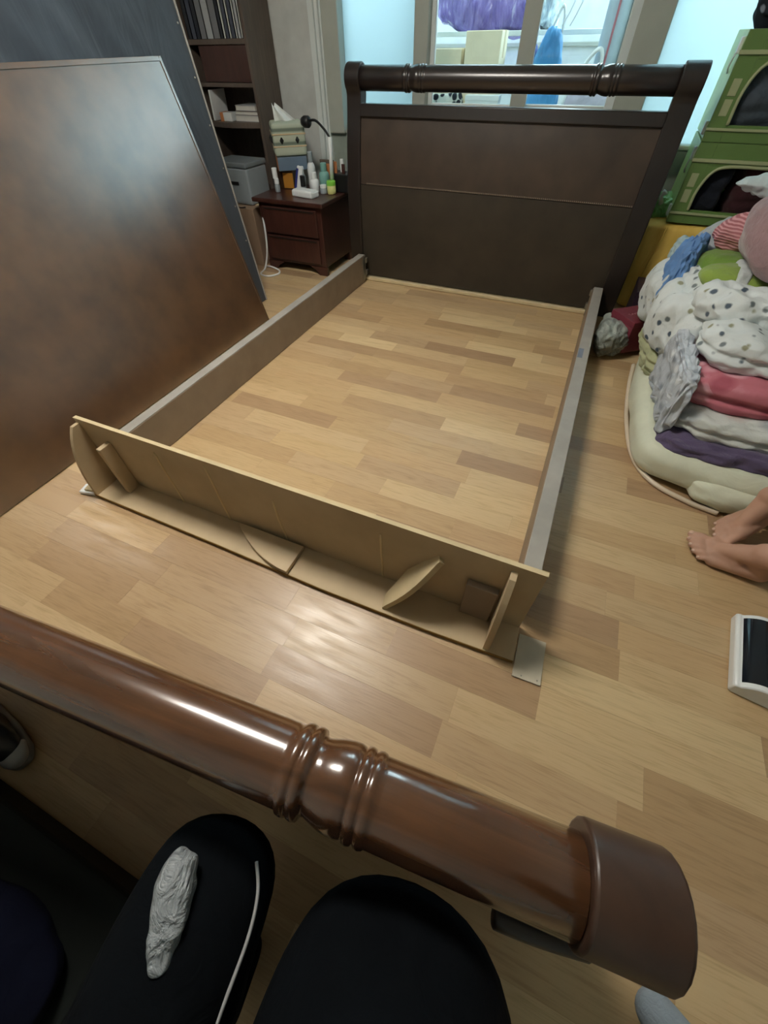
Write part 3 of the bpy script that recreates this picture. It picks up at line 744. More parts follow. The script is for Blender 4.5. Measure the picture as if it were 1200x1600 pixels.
# ------------------------------------------------------------------ things on the balcony, seen through the clear sashes
lc = thing('low_cabinet', 'white low storage cabinet on the balcony behind the window', 'cabinet', (.60, 1.18, 0))
MB().box(-.75, .75, -.23, .23, 0, .76).build('carcass', M['bal_white'], lc, bevel=.004)
for x in (-.74, -.365, .01, .385): MB().box(x, x + .355, -.245, -.231, .04, .74).build('door', M['white_trim'], lc, bevel=.003)
CAR = mt('beige_carton', 240, 226, 196, rough=.8)
def carton(x, y, z, w_, d_, h_, label, rz=0):
    c_ = thing('carton', label, 'box', (x, y, z), rz)
    MB().box(-w_ / 2, w_ / 2, -d_ / 2, d_ / 2, 0, h_).build('body', CAR, c_, bevel=.004)
    MB().box(-w_ / 2 - .001, w_ / 2 + .001, -.02, .02, h_ * .7, h_ + .001).build('tape', M['mdf_pale'], c_)
    MB().box(-.03, .03, -d_ / 2 - .001, -d_ / 2 + .002, h_ * .55, h_ * .55 + .012).build('hand_hole', M['case_wood'], c_)
carton(.142, 1.13, .7605, .19, .17, .325, 'smaller beige carton on the balcony cabinet beside the taller one')
carton(.378, 1.14, .7605, .235, .20, .40, 'taller beige carton on the balcony cabinet under the purple bag', .02)
sh = thing('storage_rack', 'white wire storage rack standing on the balcony behind the cartons', 'rack', (.50, 1.62, 0))
for x in (-.78, .78):
    for y in (-.19, .19): MB().lathe([(.012, 0), (.012, 1.85)], 10, 'z', (x, y, 0)).build('post', M['white_trim'], sh)
for z in (.30, .72, 1.135, 1.80): MB().box(-.79, .79, -.20, .20, z, z + .025).build('shelf', M['white_trim'], sh, bevel=.003)
t = NT('purple_plastic_bag').set(0.2, 0.6, 0, .3)
t.base(t.ramp(t.noise(t.coords((2, 1, 1)), 5, 4, .6, 2), [(0.3, lin(96, 78, 158)), (0.6, lin(142, 124, 200)), (0.75, lin(205, 205, 240))]))
t.bump(t.noise(t.coords((3, 1, 1)), 6, 4, .6, 1.5), .8, .03)
tag(soft('duvet_bag', t.m, [(-.14, 1.46), (.60, 1.46), (.60, 1.80), (-.14, 1.80)], 1.162, 1.62, amp=.03, nscale=5, seed=4, wrinkle=.016),
    'purple duvet packed in a shiny plastic bag on the balcony rack', 'bag')
t2 = NT('clear_wrap').set(0.15, 0.6); t2.base(t2.ramp(t2.noise(t2.coords((2, 1, 1)), 9, 4, .6, 2), [(0.35, lin(150, 170, 190)), (0.65, lin(225, 238, 242))])); t2.bump(t2.noise(t2.coords(), 12, 3), .8, .02)
tag(soft('bundle', t2.m, [(.63, 1.5), (.74, 1.5), (.74, 1.78), (.63, 1.78)], 1.162, 1.50, amp=.02, nscale=8, seed=9, wrinkle=.012), 'clear wrapped pale bundle beside the purple duvet bag', 'bundle')
tag(soft('bundle', cloth('dark_blue_cloth', lin(40, 66, 132)), [(.60, 1.16), (.70, 1.16), (.70, 1.34), (.60, 1.34)], .761, 1.09, amp=.02, nscale=8, seed=12), 'dark blue cloth bundle beside the taller carton', 'bundle')
tag(soft('bundle', printed('black_white_print', lin(214, 214, 206), [lin(40, 44, 54)], 22, .42), [(.02, .96), (.28, .96), (.28, 1.03), (.02, 1.03)], .761, .88, amp=.01, nscale=9, seed=15), 'black and white patterned cloth in front of the small carton', 'cloth')
wbx = thing('white_box', 'flat white box in front of the taller carton on the balcony', 'box', (.43, .99, .7605)); MB().box(-.11, .12, -.035, .035, 0, .115).build('body', W, wbx, bevel=.003); MB().box(-.112, .122, -.037, .037, .09, .118).build('lid', W, wbx, bevel=.003)
t = NT('blue_shopping_bag').set(0.5, 0.4); t.base(t.ramp(t.noise(t.coords(), 4, 3), [(0.3, lin(64, 140, 200)), (0.7, lin(104, 176, 226))])); t.bump(t.noise(t.coords((3, 1, 1)), 7, 3), .5, .02)
bg = thing('shopping_bag', 'bright blue bag on the balcony beside the meeting stile', 'bag', (.80, 1.14, .7605))
bd_ = soft('body', t.m, [(-.10, -.07), (.115, -.07), (.10, .08), (-.10, .08)], .001, .40, bg, amp=.012, nscale=8, seed=3, wrinkle=.008)
for v in bd_.data.vertices:
    k = max(0, (v.co.z - .12) / .28); v.co.x = v.co.x * (1 - .5 * k) + .0 * k
MB().tube(smooth_line([(-.03, -.02, .36), (.005, -.02, .44), (.03, -.02, .49), (.05, -.02, .44), (.05, -.02, .37)]), .007, 8).build('handle', W, bg, smooth=True)
lg = thing('soft_suitcase', 'pale grey rounded suitcase with red piping on the balcony', 'suitcase', (1.165, 1.17, .7605))
lm = cloth('pale_grey_nylon', lin(176, 192, 204), .6, .06, .15)
MB().box(-.075, .055, -.17, .17, 0, .62).build('body', lm, lg, bevel=.05, seg=5, smooth=True)
MB().box(.056, .11, -.16, .16, .01, .60).build('side_pocket', mt('cream_nylon', 226, 224, 212, rough=.7), lg, bevel=.03, seg=4, smooth=True)
MB().tube(smooth_line([(-.01, -.172, .02), (-.01, -.173, .3), (-.01, -.172, .56), (-.01, -.13, .615)]), .006, 8).build('piping', mt('red_piping', 180, 110, 120), lg, smooth=True)
tag(MB().tube(smooth_line([(.93, 1.02, .775), (.99, 1.0, .90), (1.05, .99, 1.02), (1.10, .99, 1.075), (1.13, .99, 1.06), (1.14, 1.0, .98), (1.13, 1.03, .775)]), .011, 8).build('carry_strap', W, None, smooth=True), 'white carry strap standing up before the grey suitcase', 'strap')
tag(soft('bundle', cloth('pale_lilac_cloth', lin(196, 190, 206)), [(.98, .955), (1.26, .955), (1.26, .985), (.98, .985)], .761, .90, amp=.006, seed=21), 'pale lilac cloth folded at the foot of the grey suitcase', 'cloth')
for x0, lb_ in ((.83, 'thin white cord hanging beside the blue bag, curved far out'), (.875, 'thin white cord hanging nearer the grey suitcase')):
    tag(MB().tube(smooth_line([(x0 + .02, 1.08, 2.34), (x0 + .05, 1.08, 1.6), (x0 + .075, 1.08, 1.33), (x0 + .055, 1.08, 1.24), (x0 + .02, 1.08, 1.17)]), .004, 6).build('hanging_cord', W, None, smooth=True), lb_, 'cord')

# ------------------------------------------------------------------ yellow box with the green crates on it
t = NT('yellow_wrapping').set(0.65, 0.3)
t.base(t.ramp(t.noise(t.coords((3, 3, 1)), 4, 4), [(0.3, lin(222, 182, 84)), (0.7, lin(242, 208, 112))])); t.bump(t.noise(t.coords((4, 4, .8)), 3, 3, .5, 1), .6, .02)
yb_ = thing('wrapped_box', 'tall yellow wrapped box standing behind the headboard post under the green crates', 'box', (0, 0, 0))
soft('body', t.m, [(1.664, .152), (2.36, .152), (2.36, .57), (1.664, .57)], .001, .452, yb_, cuts=18, p=16, pz=16, amp=.006, nscale=6, seed=5, wrinkle=.004)
MB().tube(smooth_line([(1.77, .147, .44), (1.755, .145, .30), (1.742, .146, .15), (1.735, .147, .02)]), .003, 6).build('crease', t.m, yb_, smooth=True)
GRN = plain('green_plastic_lit', lin(190, 222, 146), .4, .5, var=.05)  # crate green lightened in the colour, for the window light on its side
GRN_SHADE = plain('green_plastic_shaded', lin(102, 132, 72), .45, .5, var=.05)  # same green darkened in the colour, for the backlit front
GRND = plain('olive_plastic_rim', lin(168, 176, 134), .45, .5, var=.05)
def crate(z, h, label):
    c_ = thing('crate', label, 'crate', (2.058, .175, z), 0, None)
    w_, d_ = .305, .385
    MB().box(-w_, -w_ + .018, 0, d_, .006, h).build('side_wall', GRN, c_, bevel=.004)
    MB().box(w_ - .018, w_, 0, d_, .006, h).build('side_wall', GRN, c_, bevel=.004)
    MB().box(-w_ + .018, w_ - .018, d_ - .012, d_, .006, h).build('back_wall', GRN, c_)
    MB().box(-w_ + .018, w_ - .018, 0, d_ - .012, .006, .018).build('floor_plate', GRN_SHADE, c_)
    # front frame with an arched opening
    ox, oz0, oz1 = .228, .060, h - .085
    f_ = MB().box(-w_, -ox, -.012, .004, 0, h).box(ox, w_, -.012, .004, 0, h).box(-ox, ox, -.012, .004, 0, oz0).box(-ox, ox, -.012, .004, oz1, h)
    for sx in (-1, 1): f_.prism([(sx * ox, oz1), (sx * (ox - .07), oz1), (sx * (ox - .03), oz1 - .025), (sx * (ox - .008), oz1 - .065), (sx * ox, oz1 - .10)], -.012, .004, 'y')
    f_.build('front_frame', GRN_SHADE, c_, bevel=.002)
    rim = smooth_line([(-ox, -.014, oz0), (-ox, -.014, oz1 - .10), (-ox + .03, -.014, oz1 - .025), (-ox + .09, -.014, oz1), (0, -.014, oz1 + .002), (ox - .09, -.014, oz1), (ox - .03, -.014, oz1 - .025), (ox, -.014, oz1 - .10), (ox, -.014, oz0)], 6)
    MB().tube(rim, .007, 8).build('opening_rim', GRND, c_, smooth=True)
    MB().box(-w_ - .004, w_ + .004, -.020, .004, h - .072, h - .058).build('ledge', GRND, c_, bevel=.002)
    MB().box(-w_ - .004, w_ + .004, -.020, .004, .040, .050).build('ledge', GRND, c_, bevel=.002)
    for z0 in (.09, .155): MB().box(-.283, -.250, -.015, -.0115, z0, z0 + .055).build('slot', GRND, c_, bevel=.002)
    for z0 in (.02, h - .07): MB().box(-w_ - .012, -w_ + .001, .02, .06, z0, z0 + .05).build('latch', M['white_trim'], c_, bevel=.004)
    MB().tube(smooth_line([(-w_ - .003, .03, h - .02), (-w_ - .012, .06, h - .10), (-w_ - .004, .10, h - .13)]), .004, 6).build('side_clip', M['white_trim'], c_, smooth=True)
crate(.462, .325, 'green plastic stacking crate resting on the yellow box')
crate(.789, .352, 'green plastic stacking crate on top, full of grey clothes')
tag(soft('folded_clothes', cloth('charcoal_cloth', lin(74, 84, 94)), [(1.79, .20), (2.34, .20), (2.34, .54), (1.79, .54)], .808, 1.06, amp=.02, seed=31, folds=3), 'grey clothes stuffed into the upper green crate', 'clothes')
tag(soft('folded_clothes', cloth('maroon_black_cloth', lin(66, 38, 42)), [(1.99, .20), (2.34, .20), (2.34, .54), (1.99, .54)], .482, .72, amp=.02, seed=33, folds=3), 'maroon clothes stuffed into the lower green crate', 'clothes')
tag(soft('folded_clothes', cloth('black_cloth_in_crate', lin(30, 34, 44)), [(1.80, .20), (1.975, .20), (1.975, .54), (1.80, .54)], .482, .71, amp=.02, seed=34, folds=2), 'black clothes stuffed beside the maroon ones in the lower green crate', 'clothes')
tag(soft('bundle', printed('dark_floral_scarf', lin(40, 44, 52), [lin(150, 156, 170), lin(120, 80, 90)], 18, .3), [(1.80, .28), (2.3, .28), (2.3, .54), (1.80, .54)], 1.1425, 1.27, amp=.035, nscale=7, seed=36, wrinkle=.012), 'dark patterned clothes heaped on top of the green crates', 'clothes')
t = NT('green_plastic_bag').set(0.3, 0.5); t.base(t.ramp(t.noise(t.coords(), 14, 3), [(0.35, lin(90, 160, 84)), (0.65, lin(150, 205, 130))])); t.bump(t.noise(t.coords(), 20, 3), .8, .02)
gb = thing('plastic_bag', 'knotted light green plastic bag on the yellow box behind the headboard post', 'bag', (0, 0, 0))
soft('body', t.m, [(1.665, .27), (1.762, .27), (1.762, .42), (1.665, .42)], .452, .545, gb, cuts=14, p=3, amp=.014, nscale=14, seed=8, wrinkle=.01)
MB().tube([(1.70, .27, .52), (1.688, .255, .555), (1.70, .25, .575)], [.014, .008, .016], 8).build('knot', W, gb, smooth=True)

# ------------------------------------------------------------------ heap of folded bedding
cream = cloth('cream_quilt', lin(214, 218, 196), .6, .06, .35, 8, .1, .4)
purple = cloth('dusky_purple_blanket', lin(92, 82, 110), .95, .12, .5, 16, .3)
white_fl = printed('white_floral_quilt', lin(206, 212, 208), [lin(182, 184, 182), lin(168, 176, 180), lin(196, 184, 178)], 8, .28, soft=.10, wr=.6)
pink = printed('pink_floral_quilt', lin(192, 116, 128), [lin(222, 170, 180), lin(212, 188, 196), lin(172, 92, 106)], 11, .40, soft=.12, wr=.4)
dots = printed('white_leaf_spotted_quilt', lin(212, 220, 220), [lin(88, 102, 114), lin(118, 128, 130), lin(150, 152, 128), lin(76, 92, 106)], 21, .215, soft=.05, wr=.55, wscale=10, rand=1.0)
sil = printed('silvery_quilted_lining', lin(190, 198, 206), [lin(140, 148, 158), lin(222, 228, 232)], 22, .3, rough=.45, soft=.15, wr=.8, wscale=18)
mq = thing('quilt', 'thick cream quilt at the bottom of the bedding heap', 'quilt', (0, 0, 0))
soft('quilt_body', cream, [(1.800, -1.47), (2.85, -1.60), (2.85, -.58), (1.785, -.58)], .002, .150, mq, amp=.012, nscale=4, seed=41, p=9, pz=3.4, wrinkle=.004)
soft('turned_corner', cream, [(2.02, -1.54), (2.75, -1.63), (2.75, -1.2), (1.99, -1.2)], .008, .105, mq, amp=.014, nscale=6, seed=42, p=5, wrinkle=.007)
MB().tube(smooth_line([(1.792, -.66, .05), (1.784, -.85, .035), (1.792, -1.10, .016), (1.826, -1.34, .012), (1.90, -1.47, .011), (2.02, -1.53, .010), (2.12, -1.552, .010)]), .009, 8).build('plastic_hem', plain('pale_plastic_hem', lin(214, 200, 178), .35, .5), mq, smooth=True)
tag(soft('cushion', cloth('sage_cushion', lin(170, 174, 138), .8, .08, .4), [(1.785, -.95), (1.93, -.98), (1.98, -.56), (1.765, -.53)], .140, .245, cuts=28, amp=.014, nscale=10, seed=43, folds=3, p=5, wrinkle=.010), 'sage green cushion squeezed behind the silvery quilt edge', 'cushion')
tag(soft('blanket', purple, [(1.858, -1.44), (2.8, -1.53), (2.8, -.80), (1.90, -.80)], .090, .200, cuts=36, amp=.012, nscale=9, seed=44, folds=2, wrinkle=.014, p=12, tilt=(.02, 0)), 'dusky purple blanket folded between the cream and white floral quilts', 'blanket')
wq = thing('quilt', 'white floral quilt with silvery lining under the pink one', 'quilt', (0, 0, 0))
soft('quilt_body', white_fl, [(1.880, -1.39), (2.8, -1.47), (2.8, -.65), (1.86, -.65)], .185, .275, wq, cuts=36, amp=.010, nscale=9, seed=45, folds=2, wrinkle=.014, p=10, tilt=(.015, 0))
soft('lining_edge', sil, [(1.846, -1.37), (1.884, -1.38), (1.868, -.50), (1.785, -.42)], .170, .380, wq, cuts=44, amp=.012, nscale=8, seed=46, wrinkle=.014, p=9, pz=7, stretch=(1, 3.0, .35))
pq = thing('quilt', 'pink floral quilt folded between the white ones', 'quilt', (0, 0, 0))
soft('quilt_body', pink, [(1.868, -1.325), (2.8, -1.40), (2.8, -.6), (1.845, -.6)], .265, .380, pq, cuts=34, amp=.008, nscale=6, seed=47, folds=2, wrinkle=.006, p=12, fold_amp=.020, tilt=(.015, 0))
dq = thing('quilt', 'white quilt with scattered grey leaf spots folded on the pink one', 'quilt', (0, 0, 0))
soft('lower_fold', dots, [(1.895, -1.245), (2.8, -1.33), (2.8, -.45), (1.80, -.45)], .372, .470, dq, cuts=36, amp=.016, nscale=7, seed=48, folds=2, wrinkle=.016, p=9)
soft('upper_fold', dots, [(1.885, -1.12), (2.8, -1.22), (2.8, -.30), (1.76, -.40)], .405, .515, dq, cuts=40, amp=.016, nscale=6, seed=49, wrinkle=.022, p=6, pz=2.8, stretch=(1.6, 1.0, 1), tilt=(0, -.045))
soft('hanging_corner', dots, [(1.770, -.98), (1.93, -1.06), (1.93, -.30), (1.705, -.34)], .225, .465, dq, tilt=(0, -.02), cuts=36, amp=.020, nscale=5, seed=50, wrinkle=.011, p=3.6, pz=3.2, stretch=(1, 1.8, .8))
lime = cloth('lime_green_towel', lin(134, 158, 74), .95, .1, .5, 14, .3)
lt = thing('rolled_towel', 'lime green rolled towel with white band on the spotted quilt', 'towel', (0, 0, 0))
soft('towel_body', lime, [(1.830, -.92), (2.4, -1.06), (2.4, -.86), (1.845, -.72)], 0.490, 0.570, lt, amp=.008, seed=51, p=3, pz=2.4)
soft('band', cloth('white_band', lin(196, 202, 200)), [(1.925, -.948), (1.972, -.960), (1.985, -.748), (1.94, -.738)], 0.488, 0.577, lt, cuts=14, amp=.004, seed=59, p=4, pz=2.4)
tag(soft('rolled_towel', cloth('green_towel', lin(112, 144, 62), .95, .1, .5, 14, .3), [(1.835, -.74), (2.4, -.86), (2.4, -.56), (1.835, -.52)], 0.455, 0.575, amp=.010, seed=52, p=3, pz=2.4), 'darker green rolled towel beneath the pink striped shirt', 'towel')
tag(soft('striped_shirt', stripes('pink_stripe', lin(170, 108, 114), lin(212, 160, 164), 30, (0, 0, 1)), [(1.835, -.63), (2.20, -.74), (2.28, -.46), (1.88, -.46)], 0.540, 0.660, cuts=30, amp=.018, nscale=8, seed=53, p=2.6, pz=2.0, wrinkle=.008), 'pink striped shirt bundled on the green towels', 'clothes')
bl = cloth('sky_blue_cloth', lin(104, 144, 196), .85, .16, .5, 14)
tag(soft('blue_shirt', bl, [(1.745, -.70), (1.825, -.70), (1.865, -.50), (1.79, -.48)], 0.340, 0.570, cuts=30, amp=.016, nscale=12, seed=54, p=2.8, pz=2.0, wrinkle=.018, stretch=(1.6, 1.6, .5), tilt=(.02, 0)), 'sky blue shirt hanging over the spotted quilt edge', 'clothes')
tag(soft('mauve_towel', cloth('mauve_towel', lin(152, 126, 130), .95, .1, .4, 30, .4), [(1.885, -1.00), (2.5, -1.2), (2.5, -.70), (1.905, -.62)], 0.555, 0.815, cuts=30, amp=.012, nscale=6, seed=55, p=3.2, pz=2.4, folds=1, stretch=(1, 1, 2)), 'thick mauve towel rolled on top of the bedding heap', 'towel')
tag(soft('grey_shirt', cloth('pale_grey_shirt', lin(172, 180, 184), .9, .15, .6, 12), [(1.83, -.47), (2.30, -.53), (2.30, -.30), (1.85, -.24)], 0.505, 0.630, tilt=(.075, 0), cuts=30, amp=.024, nscale=7, seed=56, p=2.6, pz=2, wrinkle=.022), 'pale grey shirt crumpled behind the pink striped bundle', 'clothes')
tag(soft('pale_scarf', cloth('aqua_white_cloth', lin(186, 204, 208), .9, .1, .6, 12), [(1.875, -.50), (2.25, -.58), (2.25, -.40), (1.895, -.42)], 0.725, 0.765, amp=.016, nscale=9, seed=57, p=2.4, pz=2, wrinkle=.014), 'pale aqua cloth draped on the crumpled grey shirt', 'clothes')
tag(soft('aqua_cloth', cloth('aqua_cloth', lin(168, 190, 192), .9, .1, .6, 12), [(1.765, -.46), (1.85, -.48), (1.85, -.30), (1.775, -.28)], 0.430, 0.525, amp=.02, nscale=9, seed=60, p=2.6, wrinkle=.014), 'small pale aqua cloth between the blue shirt and yellow box', 'clothes')
tag(soft('bedding_bundle', cloth('grey_under_bundle', lin(120, 122, 118)), [(1.88, -.34), (2.7, -.34), (2.7, .10), (1.88, .10)], .002, .40, amp=.02, seed=58), 'grey bundle hidden at the back of the bedding heap', 'bundle')

# maroon box and grey plastic bag by the headboard
mr = thing('gift_box', 'maroon cardboard box with faint pale script beside the bedding heap', 'box', (1.745, -.40, .0), math.radians(40))
MR = mt('maroon_card', 118, 46, 60, rough=.55)
MB().box(-.085, .11, -.085, .085, .03, .165).build('body', MR, mr, bevel=.003)
MB().box(-.088, .113, -.088, .088, .165, .192).build('lid', MR, mr, bevel=.003)
sc_ = [(-.055 + .11 * i / 24 + .006 * math.sin(i * 1.9), .004 + .007 * math.sin(i * 1.35 + .4), .1928) for i in range(25)]
MB().tube(sc_, .0013, 5).build('pale_script', mt('pale_rose_ink', 190, 140, 146), mr)
t = NT('grey_plastic_bag').set(0.35, 0.5); t.base(t.ramp(t.noise(t.coords(), 9, 4), [(0.35, lin(118, 124, 118)), (0.65, lin(170, 178, 170))])); t.bump(t.noise(t.coords(), 16, 4, .6, 1), .9, .02)
tag(soft('plastic_bag', t.m, [(1.600, -.60), (1.73, -.56), (1.80, -.28), (1.592, -.30)], .002, .160, amp=.018, nscale=10, seed=61, p=3.2, wrinkle=.014), 'crumpled grey plastic bag on the floor beside the side rail', 'bag')
db = thing('dark_carton', 'dark purple box behind the maroon box at the yellow box foot', 'box', (1.82, -.06, 0)); MB().box(-.09, .05, -.08, .16, 0, .20).build('body', mt('dark_purple_card', 50, 36, 48), db, bevel=.003); MB().box(-.092, .052, -.082, .162, .17, .203).build('lid', mt('dark_purple_lid', 44, 30, 42), db, bevel=.003)

# ------------------------------------------------------------------ white appliance on the floor
hu = thing('heater', 'white appliance with curved dark glass cover lying on the floor', 'heater', (2.094, -2.222, 0), math.radians(-7.3))
def arch(x, x0=.013, x1=.100, z=.040, h=.026): return z + h * math.sin(PI * max(0, min(1, (x - x0) / (x1 - x0)))) ** .8
xs = [.013 + .087 * i / 16 for i in range(17)]
prof = [(.010, 0), (0, .006), (-.002, .034), (.003, .040)] + [(x, arch(x)) for x in xs] + [(.118, .040), (.128, .030), (.126, .006), (.118, 0)]
MB().prism(prof, 0, .236, 'y').build('housing', W, hu, bevel=.004, auto=True)
gp = [(x, arch(x) + .0012) for x in xs] + [(x, arch(x) - .004) for x in reversed(xs)]
MB().prism(gp, .016, .222, 'y').build('glass_cover', M['black_glass'], hu, auto=True)

# ------------------------------------------------------------------ people
class Clay:
    """rounded limbs pressed together and fused into one continuous skin"""
    def __init__(s): s.mb = MB()
    def limb(s, p0, r0, p1, r1, n=14, k=5):
        p0, p1 = Vector(p0), Vector(p1); d = p1 - p0; L = d.length; d = d.normalized()
        q = d.to_track_quat('Z', 'Y').to_matrix().to_4x4(); q.translation = p0
        prof = [(max(1e-4, r0 * math.sin(PI / 2 * i / k)), -r0 * math.cos(PI / 2 * i / k)) for i in range(k + 1)]
        prof += [(max(1e-4, r1 * math.cos(PI / 2 * i / k)), L + r1 * math.sin(PI / 2 * i / k)) for i in range(k + 1)]
        s.mb.lathe(prof, n, 'z', (0, 0, 0), q); return s
    def chain(s, pts):
        for (a, r), (b, q) in zip(pts, pts[1:]): s.limb(a, r, b, q)
        return s
    def build(s, name, mat, parent, voxel=.005, it=6):
        o = s.mb.build(name, mat, parent, smooth=True)
        m = o.modifiers.new('fuse', 'REMESH'); m.mode = 'VOXEL'; m.voxel_size = voxel; m.use_smooth_shade = True
        m = o.modifiers.new('relax', 'SMOOTH'); m.factor = .5; m.iterations = it
        return o


def bare_foot(cl, heel, toe, up, side, ankle_r=.036):
    """foot with heel, arch, instep and five unequal bent toes; side=+1 when the big toe lies towards fwd x up; returns the ankle and the nails"""
    H, T = Vector(heel), Vector(toe); f = (T - H).normalized(); u = Vector(up); u = (u - f * u.dot(f)).normalized(); l = f.cross(u) * side
    P = lambda a, b, c: H + f * a + l * b + u * c
    cl.limb(P(.030, 0, .006), .033, P(.060, 0, .075), ankle_r)
    cl.limb(P(.028, .0, .002), .032, P(.165, .026, -.004), .0245)
    cl.limb(P(.028, -.004, .0), .031, P(.150, -.032, -.010), .0175)
    cl.limb(P(.10, -.006, .008), .028, P(.155, -.004, -.004), .022)
    cl.limb(P(.060, .0, .075), ankle_r, P(.145, .008, .010), .0225)
    cl.limb(P(.058, .026, .078), .014, P(.058, .022, .070), .014); cl.limb(P(.052, -.026, .070), .013, P(.052, -.022, .064), .013)
    nails = []
    for b, a, ln, r in ((.033, .168, .062, .0128), (.013, .174, .056, .0094), (-.004, .170, .050, .0088), (-.020, .162, .044, .0084), (-.034, .150, .036, .0080)):
        p0, p1, p2 = P(a, b, -.008), P(a + ln * .5, b * 1.12, -.002), P(a + ln, b * 1.16, -.014)
        cl.limb(p0, r * 1.15, p1, r); cl.limb(p1, r, p2, r * .92)
        d = (p2 - p1).normalized(); nu = (u - d * u.dot(d)).normalized()
        nails.append((p2 + nu * (r * .80) - d * .001, r, d, nu, l))
    return P(.060, 0, .085), nails
def nail(parent, n):
    p, r, f, u, l = n
    MM = Matrix((f, u.cross(f), u)).transposed().to_4x4(); MM.translation = p
    MB().lathe([(r * .60, -.0010), (r * .56, .0008), (r * .3, .0014)], 10, 'z', (0, 0, 0), MM).build('toenail', M['nail'], parent, smooth=True)

# barefoot person resting at the frame edge: one foot flat, the other set on top of it
p1 = thing('person', 'person sitting on the floor with bare feet crossed beside the bedding heap', 'person', (0, 0, 0))
cl = Clay()
A1, n1 = bare_foot(cl, (2.232, -1.806, .036), (1.992, -1.746, .034), (-.02, -.22, .97), 1)
A2, n2 = bare_foot(cl, (2.238, -1.575, .128), (2.086, -1.704, .062), (-.50, -.30, .80), -1)
for A, knee, hip in ((A1, (2.56, -2.14, .42), (2.88, -2.05, .15)), (A2, (2.62, -1.66, .54), (2.90, -1.78, .15))):
    K, Hh, A = Vector(knee), Vector(hip), Vector(A)
    cl.chain([(A, .037), (A.lerp(K, .35) + Vector((.012, 0, -.010)), .047), (A.lerp(K, .62) + Vector((.014, 0, -.014)), .058), (K, .058)])
    cl.chain([(K, .060), (K.lerp(Hh, .5), .078), (Hh, .095)])
cl.chain([((2.93, -1.91, .15), .13), ((2.96, -1.91, .36), .125), ((2.95, -1.91, .56), .135), ((2.91, -1.91, .70), .06), ((2.88, -1.91, .82), .095), ((2.87, -1.91, .88), .095)])
for yy in (-1, 1):
    cl.chain([((2.94, -1.91 + yy * .16, .60), .060), ((2.80, -1.91 + yy * .30, .42), .046), ((2.64, -1.91 + yy * .24, .56), .034)])
cl.limb((2.785, -1.91, .835), .010, (2.770, -1.91, .815), .014)
for yy in (-1, 1): cl.limb((2.875, -1.91 + yy * .090, .86), .018, (2.880, -1.91 + yy * .098, .82), .014)
cl.build('body', M['skin'], p1, .0045, 5)
for n_ in n1 + n2: nail(p1, n_)
shc = Clay(); shc.chain([((2.93, -1.91, .20), .145), ((2.96, -1.91, .36), .142), ((2.95, -1.91, .58), .150), ((2.92, -1.91, .66), .085)])
for yy in (-1, 1): shc.limb((2.94, -1.91 + yy * .15, .60), .076, (2.86, -1.91 + yy * .235, .50), .064)
shc.build('shirt', cloth('slate_shirt', lin(70, 78, 92)), p1, .008, 4)
sht = Clay(); sht.limb((2.93, -1.91, .15), .140, (2.93, -1.91, .22), .142)
for knee, hip in (((2.56, -2.14, .42), (2.88, -2.05, .15)), ((2.62, -1.66, .54), (2.90, -1.78, .15))):
    K, Hh = Vector(knee), Vector(hip); sht.limb(Hh, .105, K.lerp(Hh, .30), .088)
sht.build('shorts', cloth('dark_shorts', lin(36, 38, 46)), p1, .008, 4)
hr = Clay(); hr.limb((2.905, -1.91, .86), .100, (2.895, -1.91, .905), .098)
hr.build('hair', cloth('black_hair', lin(18, 15, 14), .6), p1, .008, 4)
for yy in (-1, 1): MB().lathe([(.003, -.010), (.010, -.004), (.012, 0), (.010, .004), (.003, .010)], 10, 'z', (2.789, -1.91 + yy * .034, .862)).build('eye', M['black_plastic'], p1, smooth=True)
MB().tube([(2.790, -1.932, .782), (2.779, -1.91, .780), (2.790, -1.888, .782)], .006, 8).build('mouth', plain('lips', lin(160, 100, 94), .5), p1, smooth=True)

# person in black trousers behind the footboard, both knees in view
p2 = thing('person', 'person sitting in black trousers with both bent knees behind the rolled footboard', 'person', (0, 0, 0))
V_ = [((1.38, -3.52, .46), .15), ((1.39, -3.55, .66), .15),
      ((1.275, -3.42, .462), .100), ((1.235, -3.20, .450), .092), ((1.208, -3.055, .435), .094), ((1.196, -2.985, .415), .090), ((1.20, -3.06, .28), .062), ((1.215, -3.17, .12), .048), ((1.215, -3.20, .05), .040), ((1.205, -3.09, .035), .034),
      ((1.475, -3.42, .47), .125), ((1.466, -3.20, .462), .140), ((1.462, -3.05, .445), .156), ((1.456, -2.955, .42), .138), ((1.45, -3.08, .26), .070), ((1.45, -3.19, .12), .050), ((1.45, -3.21, .05), .040), ((1.45, -3.10, .035), .034)]
E_ = [(0, 1), (0, 2), (2, 3), (3, 4), (4, 5), (5, 6), (6, 7), (7, 8), (8, 9), (0, 10), (10, 11), (11, 12), (12, 13), (13, 14), (14, 15), (15, 16), (16, 17)]
skin_body('trousers', V_, E_, M['black_cloth'], p2, 0, 3)
gp_ = soft('pocket_lining', M['grey_panel'], [(1.206, -3.078), (1.236, -3.070), (1.198, -2.985), (1.160, -2.985)], .500, .522, p2, cuts=18, amp=.004, nscale=16, seed=71, p=2.6, wrinkle=.003, tilt=(0, -.004))
tag(gp_, 'crumpled shiny grey pocket lining')
MB().tube(smooth_line([(1.252, -2.962, .462), (1.272, -2.985, .468), (1.284, -3.02, .470), (1.292, -3.08, .475), (1.305, -3.16, .480), (1.325, -3.28, .490)]), .0022, 6).build('piping', M['piping'], p2, smooth=True)


